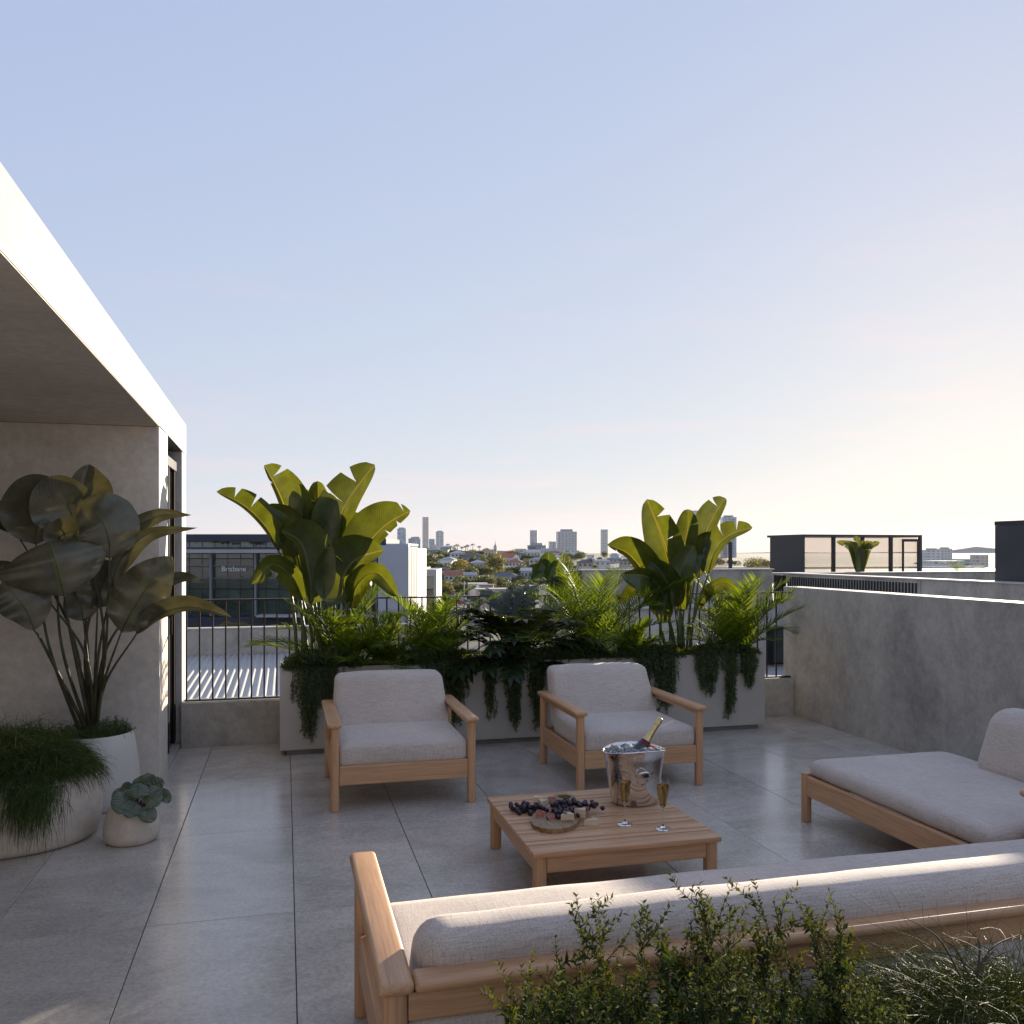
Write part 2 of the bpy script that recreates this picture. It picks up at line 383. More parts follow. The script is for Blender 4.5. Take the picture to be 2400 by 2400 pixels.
# ---- pavilion on the left
pv = thing('concrete_pavilion', 'pale concrete canopy and wall with deep roof edge on the left', 'building', (-2.5, 6.3, 0))
XC = -0.82; PF, PD0, PD1, PB = 6.31, 6.75, 7.66, 7.95
zb = lambda y: 2.447 + 0.0147 * (PF - y); zt = lambda y: 2.678 + 0.0157 * (PB - y)
ya, yb = -2.2, PB
MB().add([(-4.6,ya,zb(ya)),(XC,ya,zb(ya)),(XC,yb,zb(yb)),(-4.6,yb,zb(yb)),(-4.6,ya,zt(ya)),(XC,ya,zt(ya)),(XC,yb,zt(yb)),(-4.6,yb,zt(yb))],
         [(0,3,2,1),(4,5,6,7),(0,1,5,4),(1,2,6,5),(2,3,7,6),(3,0,4,7)]).build('roof_slab', M['concrete_warm'], pv)
MB().add([(-4.29,ya,zb(ya)-.006),(XC-.001,ya,zb(ya)-.006),(XC-.001,PF-.002,zb(PF)-.006),(-4.29,PF-.002,zb(PF)-.006),(-4.29,ya,zb(ya)-.003),(XC-.001,ya,zb(ya)-.003),(XC-.001,PF-.002,zb(PF)-.003),(-4.29,PF-.002,zb(PF)-.003)],
         [(0,3,2,1),(4,5,6,7),(0,1,5,4),(1,2,6,5),(2,3,7,6),(3,0,4,7)]).build('soffit', M['concrete_wall'], pv)  # added thin sheet, lighter colour brightens the slab's shaded underside
MB().box(-4.6, XC - .003, PF, PD0, -.3, zb(PD0) - .002).build('end_wall', M['concrete_wall'], pv)
MB().box(-1.6, XC - .003, PD1, PB, -.3, zb(PB) - .002).build('door_pier', M['concrete_pale'], pv)
MB().box(-4.6, -4.3, ya, PF, -.3, zb(PF) - .002).build('side_wall', M['concrete_warm'], pv)
MB().box(-1.6, -.935, PD0, PD1, -.3, zb(PB) - .002).build('door_recess', M['frame_dark'], pv)
MB().bevel_box(-.934, XC - .004, PD0, PD1, 0.0, 0.03, .004, 1).build('door_sill', M['concrete'], pv)
dr = MB().bevel_box(-.93, -.885, PD0 + .01, PD1 - .01, 0.04, 2.36, 0.004, 1).build('door', M['door_glass'], pv)
for y in (PD0 + .06, PD0 + .44, PD1 - .10, PD1 - .04):
    MB().bevel_box(-.884, -.868, y, y + .03, 0.04, 2.33, .003, 1).build('door_stile', M['bronze'], dr)
MB().bevel_box(-.8835, -.860, PD0 + .01, PD1 - .01, 2.25, 2.33, .004, 1).build('door_head', M['bronze'], dr)
MB().bevel_box(-.880, -0.850, PD0 + .50, PD0 + .52, 0.95, 1.15, .004, 1).build('door_handle', M['bronze'], dr)

# ---- railing
rl = thing('metal_railing', 'thin dark bronze railing of upright bars along the far edge', 'railing', (2, 7.63, .36))
RY = 7.63
MB().bevel_box(-0.80, 4.797, RY - .022, RY + .022, 1.190, 1.203, .002, 1).build('top_rail', M['bronze'], rl)
MB().bevel_box(-0.80, 4.797, RY - .018, RY + .018, 0.366, 0.378, .002, 1).build('bottom_rail', M['bronze'], rl)
bm_ = MB().bevel_box(-.0065, .0065, -.0065, .0065, 0.379, 1.189, .0015, 1); bal = None
for k in range(54):
    x = -0.785 + 0.1025 * k
    if bal is None: bal = bm_.build('baluster', M['bronze'], rl); o = bal
    else: o = bal.copy(); COL.objects.link(o)
    o.location = (x, RY, 0)

# ---- long planter
pl = thing('long_planter_box', 'long grey rendered planter box in front of the railing', 'planter', (2.1, 7.3, 0))
PX0, PX1, PY0, PY1, PZ = -0.04, 4.18, 7.05, 7.535, 0.685
pb = MB(); w = .03
o_, i_ = [(PX0,PY0),(PX1,PY0),(PX1,PY1),(PX0,PY1)], [(PX0+w,PY0+w),(PX1-w,PY0+w),(PX1-w,PY1-w),(PX0+w,PY1-w)]
vs = [(x,y,.045) for x,y in o_] + [(x,y,PZ) for x,y in o_] + [(x,y,PZ) for x,y in i_] + [(x,y,.3) for x,y in i_]
fs = [(3,2,1,0),(12,13,14,15)]
for k in range(4):
    n = (k+1) % 4; fs += [(k,n,4+n,4+k),(4+k,4+n,8+n,8+k),(8+k,8+n,12+n,12+k)]
pb.add(vs, fs).build('box', M['planter'], pl)
MB().box(PX0+.05, PX1-.05, PY0+.035, PY1-.03, 0.0, .046).build('plinth', M['plinth'], pl)
sb = MB(); nx, ny = 60, 8
for i in range(nx+1):
    for j in range(ny+1):
        x = PX0+w + (PX1-PX0-2*w)*i/nx; y = PY0+w + (PY1-PY0-2*w)*j/ny
        sb.v.append((x, y, .645 + .012*mnoise.noise((x*6, y*6, 0)))); sb.uv.append((0, 0))
sb.f = [(i*(ny+1)+j,(i+1)*(ny+1)+j,(i+1)*(ny+1)+j+1,i*(ny+1)+j+1) for i in range(nx) for j in range(ny)]
sb.build('soil', M['soil'], pl, smooth=True)

# =================================================================== FURNITURE
def cushion(x0, x1, y0, y1, z0, z1, r=.045, puff=.012, fn=None, n=(18, 18, 8), seed=0):
    hx, hy, hz = (x1-x0)/2, (y1-y0)/2, (z1-z0)/2; cx, cy, cz = (x0+x1)/2, (y0+y1)/2, (z0+z1)/2
    idx = {}; mb = MB()
    def vert(i, j, k):
        if (i, j, k) in idx: return idx[(i, j, k)]
        # grid lines pulled towards the edges so that the rounding is smooth
        e = lambda q: math.copysign(abs(q) ** 0.62, q)
        p = Vector((e(2*i/n[0]-1)*hx, e(2*j/n[1]-1)*hy, e(2*k/n[2]-1)*hz))
        rr = min(r, hx*.98, hy*.98, hz*.98)
        q = Vector((max(-hx+rr, min(hx-rr, p.x)), max(-hy+rr, min(hy-rr, p.y)), max(-hz+rr, min(hz-rr, p.z))))
        d = p - q; s = q + (d.normalized() * rr if d.length > 1e-9 else d)
        a, b, c = s.x/hx, s.y/hy, s.z/hz
        s.z += math.copysign(puff, c) * (abs(c)**2) * (1-abs(a)**3.0) * (1-abs(b)**3.0)
        s.y += math.copysign(puff*.8, b) * (abs(b)**2) * (1-a*a) * (1-c*c)
        s.x += math.copysign(puff*.6, a) * (abs(a)**2) * (1-b*b) * (1-c*c)
        wob = mnoise.noise((s.x*5+seed*3.1, s.y*5, s.z*5)) * .004
        s += Vector((0, 0, wob))
        s += Vector((cx, cy, cz))
        if fn: s = fn(s)
        mb.v.append(tuple(s)); mb.uv.append((0, 0)); idx[(i, j, k)] = len(mb.v)-1; return idx[(i, j, k)]
    def face(a, b, c, d): mb.f.append((a, b, c, d))
    for i in range(n[0]):
        for j in range(n[1]):
            face(vert(i,j,0),vert(i,j+1,0),vert(i+1,j+1,0),vert(i+1,j,0)); k = n[2]
            face(vert(i,j,k),vert(i+1,j,k),vert(i+1,j+1,k),vert(i,j+1,k))
    for i in range(n[0]):
        for k in range(n[2]):
            face(vert(i,0,k),vert(i+1,0,k),vert(i+1,0,k+1),vert(i,0,k+1)); j = n[1]
            face(vert(i,j,k),vert(i,j,k+1),vert(i+1,j,k+1),vert(i+1,j,k))
    for j in range(n[1]):
        for k in range(n[2]):
            face(vert(0,j,k),vert(0,j,k+1),vert(0,j+1,k+1),vert(0,j+1,k)); i = n[0]
            face(vert(i,j,k),vert(i,j+1,k),vert(i,j+1,k+1),vert(i,j,k+1))
    return mb
def leg_mb(x, y, z0, z1, w=.052, d=.052):
    """post with generously rounded upright edges"""
    bm = bmesh.new(); bmesh.ops.create_cube(bm, size=1.0)
    bmesh.ops.scale(bm, vec=(w, d, z1-z0), verts=bm.verts); bmesh.ops.translate(bm, vec=(x, y, (z0+z1)/2), verts=bm.verts)
    bmesh.ops.bevel(bm, geom=[e for e in bm.edges if abs(e.verts[0].co.z-e.verts[1].co.z) > .01], offset=.018, segments=4, profile=.5, affect='EDGES')
    bmesh.ops.bevel(bm, geom=[e for e in bm.edges if all(abs(v.co.z-z0) < 1e-4 for v in e.verts)], offset=.004, segments=2, affect='EDGES')
    return MB().from_bm(bm)
def plank_mb(x0, x1, y0, y1, z0, z1, b=.010, seg=3): return MB().bevel_box(x0, x1, y0, y1, z0, z1, b, seg)

def armchair(x, y, label):
    c = thing('armchair', label, 'armchair', (x + .428, y + .425, 0), 'matching timber armchairs by the planter')
    W, D, A = .857, .847, .545
    for lx in (x, x + W):
        for ly in (y, y + D): leg_mb(lx, ly, 0, A - .03).build('leg', M['wood_z'], c, smooth=True, auto=40)
    for lx in (x, x + W):
        plank_mb(lx - .045, lx + .04, y - .05, y + D + .03, A - .03, A, .013, 4).build('armrest', M['wood_y'], c, smooth=True, auto=50)
        plank_mb(lx - .018, lx + .018, y + .026, y + D - .026, A - .062, A - .031, .004, 1).build('arm_rail', M['wood_y'], c)
        plank_mb(lx - .017, lx + .017, y + .026, y + D - .026, .158, .278, .006, 2).build('side_rail', M['wood_y'], c)
    plank_mb(x + .026, x + W - .026, y - .019, y + .019, .158, .278, .006, 2).build('front_rail', M['wood_x'], c)
    plank_mb(x + .026, x + W - .026, y + D - .017, y + D + .017, .158, .278, .006, 2).build('back_rail', M['wood_x'], c)
    cushion(x + .024, x + W - .024, y - .012, y + D - .16, .262, .402, .036, .012, seed=x).build('seat_cushion', M['fabric'], c, smooth=True)
    def lean(p):
        t = (p.z - .33) / .39; q = p.copy(); q.y += t * .20
        q.x = x + W/2 + (p.x - x - W/2) * (1 - .055 * max(0, t)); return q
    cushion(x + .028, x + W - .028, y + .58, y + .77, .30, .722, .042, .014, lean, (18, 8, 18), seed=x + 5).build('back_cushion', M['fabric'], c, smooth=True)
    plank_mb(x + .06, x + W - .06, y + D - .030, y + D - .004, .40, .46, .006, 2).build('back_slat', M['wood_x'], c)
    return c
armchair(0.296, 5.483, 'timber armchair with pale linen cushions, nearer the pavilion on the left')
armchair(1.888, 5.483, 'timber armchair with pale linen cushions, behind the champagne bucket')

# ---- coffee table
tb = thing('coffee_table', 'low square slatted timber coffee table in the middle of the terrace', 'table', (1.52, 4.17, 0))
X0, X1, Y0, Y1, ZT = 1.060, 1.977, 3.712, 4.634, .266
widths = [.112, .046] * 6; widths = widths[:11]; k = (Y1 - Y0 - .008 * 10) / sum(widths); yy = Y0
for wd in widths:
    plank_mb(X0, X1, yy, yy + wd * k, ZT - .026, ZT, .0055 if wd > .1 else .004, 2).build('slat', M['wood_x'], tb, smooth=True, auto=40)
    yy += wd * k + .008
for (lx, ly) in ((X0+.04, Y0+.04), (X1-.04, Y0+.04), (X0+.04, Y1-.04), (X1-.04, Y1-.04)):
    leg_mb(lx, ly, 0, ZT - .027, .058, .058).build('leg', M['wood_z'], tb, smooth=True, auto=40)
for ly in (Y0 + .035, Y1 - .035): plank_mb(X0 + .069, X1 - .069, ly - .016, ly + .016, .165, .239, .004, 1).build('apron', M['wood_x'], tb)
for lx in (X0 + .035, X1 - .035): plank_mb(lx - .016, lx + .016, Y0 + .069, Y1 - .069, .165, .239, .004, 1).build('apron', M['wood_y'], tb)

# ---- sofa seen from behind
sf = thing('sofa', 'long timber framed sofa with linen cushions seen from behind in the foreground', 'sofa', (1.8, 2.6, 0))
SX0, SX1, SY0, SY1, SA = .262, 3.42, 2.165, 3.06, .548
for lx in (SX0, SX1):
    leg_mb(lx, SY1, 0, SA - .033, .060, .060).build('leg', M['wood_z'], sf, smooth=True, auto=40)
    leg_mb(lx, SY0, 0, SA - .033, .060, .060).build('leg', M['wood_z'], sf, smooth=True, auto=40)
    plank_mb(lx - .045, lx + .045, SY0 - .042, SY1 + .045, SA - .033, SA, .015, 5).build('armrest', M['wood_y'], sf, smooth=True, auto=50)
    plank_mb(lx - .018, lx + .018, SY0 + .03, SY1 - .03, .16, .29, .006, 2).build('side_rail', M['wood_y'], sf)
plank_mb(SX0 + .0455, SX1 - .0455, SY0 - .042, SY0 + .042, SA - .033, SA, .015, 5).build('back_top_rail', M['wood_x'], sf, smooth=True, auto=50)
plank_mb(SX0 + .031, SX1 - .031, SY0 - .022, SY0 + .018, SA - .105, SA - .034, .005, 2).build('back_rail', M['wood_x'], sf)
plank_mb(SX0 + .031, SX1 - .031, SY0 - .018, SY0 + .018, .16, .29, .006, 2).build('lower_back_rail', M['wood_x'], sf)
plank_mb(SX0 + .031, SX1 - .031, SY1 - .018, SY1 + .018, .16, .29, .006, 2).build('front_rail', M['wood_x'], sf)
cushion(SX0 + .032, SX1 - .032, SY0 - .012, SY0 + .02, .292, SA - .107, .012, .004, None, (40, 6, 8)).build('back_panel', M['fabric'], sf, smooth=True)
cushion(SX0 + .035, SX1 - .035, SY0 + .08, SY1 + .01, .275, .385, .045, .010, None, (60, 16, 8), seed=2).build('seat_cushion', M['fabric'], sf, smooth=True)
def leanb(p):
    q = p.copy(); t = (p.z - .36) / .3; q.y -= t * .05
    if p.x < SX0 + .2: q.x += max(0, t) * .02
    return q
cushion(SX0 + .055, SX1 - .05, SY0 + .055, SY0 + .255, .34, .622, .070, .010, leanb, (70, 12, 14), seed=3).build('back_cushion', M['fabric'], sf, smooth=True)

# ---- daybed on the right
db = thing('daybed', 'timber daybed with thick linen mattress beside the concrete wall', 'daybed', (3.5, 3.9, 0))
DX0, DX1, DY0, DY1 = 2.990, 4.02, 3.145, 4.580
for (lx, ly, h) in ((DX0, DY1, .288), (DX1, DY1, .288), (DX0, DY0, .288), (DX1, DY0, .515), (DX0 + .19, DY0, .515)):
    leg_mb(lx, ly, 0, h, .052, .052).build('leg', M['wood_z'], db, smooth=True, auto=40)
for lx in (DX0, DX1): plank_mb(lx - .017, lx + .017, DY0 + .026, DY1 - .026, .155, .275, .008, 2).build('side_rail', M['wood_y'], db)
for ly in (DY0, DY1): plank_mb(DX0 + .026, DX1 - .026, ly - .017 + (.03 if ly < 4 else 0), ly + .017 + (.03 if ly < 4 else 0), .155, .275, .006, 2).build('end_rail', M['wood_x'], db)
plank_mb(DX0 + .155, DX1 + .04, DY0 - .035, DY0 + .045, .5155, .545, .013, 4).build('armrest', M['wood_x'], db, smooth=True, auto=50)
cushion(DX0 + .005, DX1 - .06, DY0 + .05, DY1 + .005, .262, .372, .055, .012, None, (20, 28, 8), seed=6).build('mattress', M['fabric'], db, smooth=True)
def leanc(p):
    q = p.copy(); t = (p.z - .36) / .36; q.x += t * .10
    if p.y > 4.0: q.y -= max(0, t) * .03
    return q
cushion(3.755, 3.955, DY0 + .06, 4.155, .34, .715, .085, .014, leanc, (10, 24, 16), seed=8).build('back_cushion', M['fabric'], db, smooth=True)
# =================================================================== LEAVES AND PLANTS
def zoom(ox, oy, s): return lambda x, y: (ox + x * s, oy + y * s)
PROFILE = {
    'banana': lambda t: (math.sin(math.pi * min(1, t ** .86)) ** .50) if 0 < t < 1 else 0.0,
    'paddle': lambda t: (math.sin(math.pi * min(1, t ** .80)) ** .72) if 0 < t < 1 else 0.0,
    'spear': lambda t: (math.sin(math.pi * t ** .72) ** .95) if 0 < t < 1 else 0.0,
    'scoop': lambda t: (math.sin(math.pi * min(1, t ** 1.15)) ** .55) if 0 < t < 1 else 0.0,
    'round': lambda t: (math.sin(math.pi * min(1, t ** .85)) ** .58) if 0 < t < 1 else 0.0,
}
def blade_mb(mid, W, angL=0.0, angR=0.0, kind='banana', splits=(), n=26, m=6, cup=0.25, ruffle=.010, sweep=.05, seed=0, view=None):
    """leaf blade along a midrib; each half turns about the midrib by its own angle; splits = (t, 'L'|'R', gap)"""
    N_ = 60; C = catmull(mid, N_); mb = MB(); prof = PROFILE[kind]
    eye = Vector((0, 0, EYE)) if view is None else Vector(view)
    def frame(t):
        t = max(0, min(1, t)); i = t * N_; k = min(int(i), N_ - 1); f = i - k
        p = C[k].lerp(C[k+1], f); T = (C[min(k+2, N_)] - C[max(k-1, 0)]).normalized()
        V = (eye - p).normalized() if view is None else eye.normalized()
        s = T.cross(V)
        if s.length < 1e-4: s = Vector((1, 0, 0))
        s.normalize(); return p, T, s, s.cross(T).normalized()
    for half, sg, ang in (('L', -1, angL), ('R', 1, angR)):
        W_ = W[0] if (hasattr(W, '__len__') and sg < 0) else (W[1] if hasattr(W, '__len__') else W)
        cuts = sorted([(t, g) for t, h, g in splits if h == half]); edges = [(0, 0)] + cuts + [(1, 0)]
        for a in range(len(edges) - 1):
            (t0, g0), (t1, g1) = edges[a], edges[a+1]; rows = max(3, int(n * (t1 - t0))); base = len(mb.v)
            for r in range(rows + 1):
                for c in range(m + 1):
                    cf = c / m; cg = max(0, cf - .22) / .78; ta, tb_ = t0 + g0 * cg * .30, t1 - g1 * cg * .30
                    t = ta + (tb_ - ta) * r / rows
                    p, T, s, Nn = frame(t + sweep * cf * (1 - t) * t * 3)
                    w = W_ * prof(min(1, max(0, t))) * cf
                    q = ang + cup * cf
                    d = s * sg * math.cos(q) + Nn * math.sin(q)
                    z = ruffle * cf * (mnoise.noise((t * 5 + seed * 7.3, sg * 3.1, seed)) * 1.6 + .5 * math.sin(t * 26 + seed))
                    pt = p + d * w + Nn * z
                    mb.v.append(tuple(pt)); mb.uv.append((sg * cf, t)); mb.has_uv = True
            for r in range(rows):
                for c in range(m):
                    i0 = base + r * (m + 1) + c; f = (i0, i0 + 1, i0 + m + 2, i0 + m + 1)
                    mb.f.append(f if sg > 0 else f[::-1])
    return mb, C

def big_leaf_plant(root, specs, zm, Y, mat, stem_mat, foot, soil_z, kind, px_m, rib=.007, stem_r=(.016, .008)):
    """specs: (midrib zoom points with depth offsets, half width px, angL, angR, splits, stem via points)"""
    for i, sp in enumerate(specs):
        mid = [at_y(*zm(x, y), Y + dy) for (x, y, dy) in sp['mid']]
        W = sp['w']; W = tuple(q * px_m * sp.get('ws', 1.12) for q in W) if hasattr(W, '__len__') else W * px_m * 1.12
        mb, C = blade_mb(mid, W, R(sp.get('aL', 15)), R(sp.get('aR', 15)), sp.get('kind', kind), sp.get('splits', ()), cup=sp.get('cup', .3),
                         ruffle=sp.get('ruf', .010), seed=i + 1, n=sp.get('n', 30), sweep=sp.get('sweep', .05))
        lf = mb.build('leaf', mat, root, smooth=True)
        k = len(C); MB().tube(C[:int(k * .97):3], [rib * (1 - .85 * j / (k / 3)) for j in range(len(C[:int(k * .97):3]))], 6).build('midrib', stem_mat, lf, smooth=True)
        f = Vector((foot[0] + sp.get('fx', 0), foot[1] + sp.get('fy', 0), soil_z - .02))
        via = [at_y(*zm(x, y), Y + dy) for (x, y, dy) in sp.get('stem', [])]
        b = C[0]; tng = (C[2] - C[0]).normalized()
        if not via: via = [f.lerp(b, .5) * .6 + (b - tng * (b - f).length * .45) * .4]
        pts = catmull([f] + via[::-1] + [b], 18)
        MB().tube(pts, [stem_r[0] + (stem_r[1] - stem_r[0]) * j / 18 for j in range(19)], 7).build('stem', stem_mat, root, smooth=True)

Z3 = zoom(420, 1000, .31056); Z5 = zoom(1350, 1100, .31056); Z1 = zoom(0, 960, .3209)
PXM = .31056 / 2050 * 7.35 * .97
g1 = thing('bird_of_paradise_plant', 'tall bird of paradise plant with broad split leaves, left of the skyline', 'plant', (.35, 7.3, .66), 'tall broad-leaved plants in the long planter')
big_leaf_plant(g1, [
    dict(mid=[(750,940,0),(650,760,0),(490,600,-.05),(280,490,-.12)], w=(95,130), aL=62, aR=8, splits=[(.60,'R',.07),(.80,'R',.10)], stem=[(800,1080,0),(862,1380,0)], fx=-.25),
    dict(mid=[(868,975,.05),(835,760,.05),(755,520,.08),(640,290,.12)], w=(60,210), aL=50, aR=10, splits=[(.86,'R',.10),(.80,'L',.08)], stem=[(905,1210,0)], fx=-.18),
    dict(mid=[(1010,1050,.10),(1025,800,.12),(1045,600,.13),(1045,410,.14)], w=(150,130), aL=35, aR=30, stem=[], splits=[(.72,'L',.06)]),
    dict(mid=[(1105,985,.02),(1185,780,0),(1290,540,0),(1475,285,0)], w=(205,110), aL=6, aR=30, splits=[(.60,'L',.05),(.80,'L',.13)], fx=.0),
    dict(mid=[(1330,1110,-.05),(1420,910,-.05),(1560,750,-.08),(1745,635,-.14)], w=(215,105), aL=8, aR=40, splits=[(.62,'R',.06),(.80,'R',.08),(.93,'L',.05)], fx=.16),
    dict(mid=[(1270,1330,-.12),(1240,1160,-.16),(1330,1010,-.20),(1545,930,-.28)], w=(215,110), aL=5, aR=30, splits=[(.55,'L',.04)], fx=.1),
    dict(mid=[(1290,1370,-.05),(1345,1190,-.10),(1490,1105,-.16),(1650,1285,-.26)], w=(95,120), aL=22, aR=30, fx=.17),
    dict(mid=[(935,1310,-.05),(850,1130,-.08),(700,1040,-.12),(545,1190,-.18)], w=(120,85), aL=30, aR=20, splits=[(.74,'L',.12)], fx=-.13),
    dict(mid=[(1000,1340,-.15),(975,1110,-.18),(915,880,-.20),(770,785,-.26)], w=(70,200), aL=40, aR=4, fx=-.02),
    dict(mid=[(860,990,0),(850,840,-.02),(830,690,-.06),(665,590,-.14)], w=(100,95), aL=20, aR=20, splits=[(.5,'L',.05)], stem=[(890,1200,0)], fx=-.15),
    dict(mid=[(1015,1345,-.1),(1020,1220,-.1),(1035,1080,-.08)], w=(45,40), aL=25, aR=25, kind='spear'),
    dict(mid=[(1090,1180,-.03),(1060,900,-.02),(1080,690,0),(1140,500,.03)], w=(120,140), aL=10, aR=8),
    dict(mid=[(1180,1250,.05),(1200,1010,.08),(1265,800,.10),(1350,650,.12)], w=(130,110), aL=10, aR=10),
    dict(mid=[(930,1120,.05),(880,900,.10),(900,690,.12),(960,470,.14)], w=(120,140), aL=14, aR=8),
], Z3, 7.30, M['banana'], M['petiole'], (.35, 7.30), .66, 'banana', PXM)
g2 = thing('bird_of_paradise_plant', 'bird of paradise plant with yellow-lit leaves beside the concrete wall end of the planter', 'plant', (3.45, 7.3, .66), 'tall broad-leaved plants in the long planter')
PXM2 = .31056 / 2050 * 8.0
big_leaf_plant(g2, [
    dict(mid=[(650,960,-.05),(520,790,-.08),(390,640,-.12),(235,568,-.18)], w=(85,150), aL=50, aR=8, splits=[(.86,'L',.06)], stem=[(700,1150,0)], fx=-.05),
    dict(mid=[(740,890,.02),(700,690,0),(630,460,-.02),(535,225,-.04)], w=(135,140), aL=8, aR=10, splits=[(.80,'R',.12),(.55,'R',.05)], fx=-.02),
    dict(mid=[(795,880,.08),(800,640,.10),(840,440,.11),(845,300,.12)], w=(120,110), aL=30, aR=28, fx=.0, splits=[(.7,'R',.06)]),
    dict(mid=[(905,780,.10),(960,560,.10),(1040,360,.12),(1128,215,.14)], w=(130,75), aL=6, aR=35, splits=[(.82,'L',.10)], fx=.06),
    dict(mid=[(1000,785,-.04),(1050,620,-.06),(1150,505,-.10),(1332,438,-.16)], w=(112,52), aL=4, aR=30, splits=[(.60,'L',.05),(.80,'L',.09)], stem=[(930,990,-.03),(880,1190,0)], fx=.10),
    dict(mid=[(925,822,-.06),(945,700,-.06),(982,575,-.06)], w=(52,40), aL=8, aR=15, kind='spear', stem=[(895,1060,-.03)], fx=.08),
    dict(mid=[(795,1075,-.15),(775,900,-.18),(800,740,-.20),(890,570,-.24)], w=(95,95), aL=4, aR=8, fx=.02),
    dict(mid=[(690,1060,-.12),(640,900,-.18),(520,800,-.24),(335,795,-.32)], w=(165,75), aL=10, aR=30, splits=[(.35,'L',.05)], fx=-.03),
    dict(mid=[(610,1100,.05),(565,970,.02),(455,905,0),(338,1010,-.05)], w=(60,85), aL=30, aR=20, fx=-.10),
    dict(mid=[(905,1060,.02),(985,930,0),(1120,855,-.04),(1245,960,-.10)], w=(55,70), aL=30, aR=25, fx=.12),
    dict(mid=[(850,850,.05),(900,690,.06),(960,560,.06),(1040,495,.05)], w=(85,80), aL=20, aR=15, fx=.04),
    dict(mid=[(745,1040,-.14),(720,930,-.16),(660,800,-.2),(560,680,-.24)], w=(120,100), aL=8, aR=8, fx=-.01),
    dict(mid=[(640,1150,-.16),(665,1050,-.18),(690,920,-.2)], w=(60,70), aL=12, aR=12, kind='spear', fx=-.05),
], Z5, 7.30, M['banana'], M['petiole'], (3.47, 7.30), .66, 'banana', PXM2, rib=.006, stem_r=(.013, .007))

# ---- palms
def frond_mb(base, az, length, lift, droop, leaf_len, nleaf=34, seed=0, curl=.5):
    rnd = random.Random(seed); mb = MB(); K = 16; pts = []; p = Vector(base); el = lift
    h = Vector((math.cos(az), math.sin(az), 0)); st = length / K
    for i in range(K + 1):
        pts.append(p.copy()); p = p + (h * math.cos(el) + Vector((0, 0, 1)) * math.sin(el)) * st
        el -= droop / K * (.35 + 1.3 * i / K)
    mb.tube(pts, [.0055 * (1 - .85 * i / K) + .0008 for i in range(K + 1)], 5)
    def fr(t):
        i = min(int(t * K), K - 1); f = t * K - i; T = (pts[i+1] - pts[i]).normalized(); s = T.cross(Vector((0, 0, 1)))
        s = s.normalized() if s.length > 1e-3 else Vector((h.y, -h.x, 0)); return pts[i].lerp(pts[i+1], f), T, s, s.cross(T)
    for k in range(nleaf):
        t = .16 + .84 * (k + rnd.random() * .4) / nleaf; t = min(t, .999)
        P, T, s, N = fr(t); L_ = leaf_len * (.45 + .75 * math.sin(math.pi * min(1, .18 + t * .78))) * rnd.uniform(.88, 1.08)
        for sg in (-1, 1):
            fwd = .55 + .75 * t; d = (s * sg * 1.0 + T * fwd + N * rnd.uniform(.15, .5)).normalized()
            w = rnd.uniform(.0042, .0064); wv = (T - d * T.dot(d)).normalized(); prev = None; q = P.copy(); o = len(mb.v); dd = d.copy()
            segs = 4
            for j in range(segs + 1):
                u = j / segs; ww = w * (1 - u ** 2.2) * (.6 + .4 * min(1, u * 4))
                mb.v += [tuple(q - wv * ww), tuple(q + wv * ww)]; mb.uv += [(0, u), (1, u)]
                q = q + dd * (L_ / segs); dd = (dd - Vector((0, 0, 1)) * curl * .30 * (j + 1) / segs).normalized()
            for j in range(segs): mb.f.append((o+2*j, o+2*j+1, o+2*j+3, o+2*j+2))
    return mb
def palm(x, y, z, n, length, leaf_len, label, seed, lift=(55, 85), mat='palm'):
    rnd = random.Random(seed); r = thing('palm_plant', label, 'palm', (x, y, z), 'small palms in the long planter')
    for i in range(n):
        az = 2 * math.pi * (i * .381966) + rnd.uniform(-.3, .3); f = i / n
        lf = R(lift[1] + (lift[0] - lift[1]) * f + rnd.uniform(-6, 6))
        L_ = length * rnd.uniform(.75, 1.08)
        frond_mb((x + .03 * math.cos(az), y + .03 * math.sin(az), z - .02), az, L_, lf, R(rnd.uniform(30, 80)), leaf_len * rnd.uniform(.85, 1.1), 36, seed * 100 + i).build('frond', M[mat], r)
    for i in range(5):
        a = rnd.uniform(0, 6.28); MB().tube([(x + .02*math.cos(a), y + .02*math.sin(a), z - .05), (x + .035*math.cos(a), y + .035*math.sin(a), z + .12)], [.009, .005], 6).build('stalk', M['petiole'], r)
palm(.46, 7.22, .66, 20, .76, .20, 'feathery palm at the foot of the left bird of paradise', 11, (14, 84))
palm(.78, 7.26, .66, 12, .50, .15, 'smallest feathery palm, between two larger palms behind the left armchair', 12, (30, 84))
palm(1.20, 7.25, .66, 20, .78, .20, 'feathery palm left of the dark glossy shrub', 13, (18, 87))
palm(2.60, 7.25, .66, 22, 1.0, .24, 'largest bright palm, right of the dark glossy shrub', 14, (24, 87))
palm(2.93, 7.20, .66, 10, .40, .14, 'low yellow-green palm tucked beside the largest palm', 15, (30, 80))
palm(3.98, 7.24, .66, 26, .84, .20, 'feathery palm at the right end of the planter', 16, (28, 88))

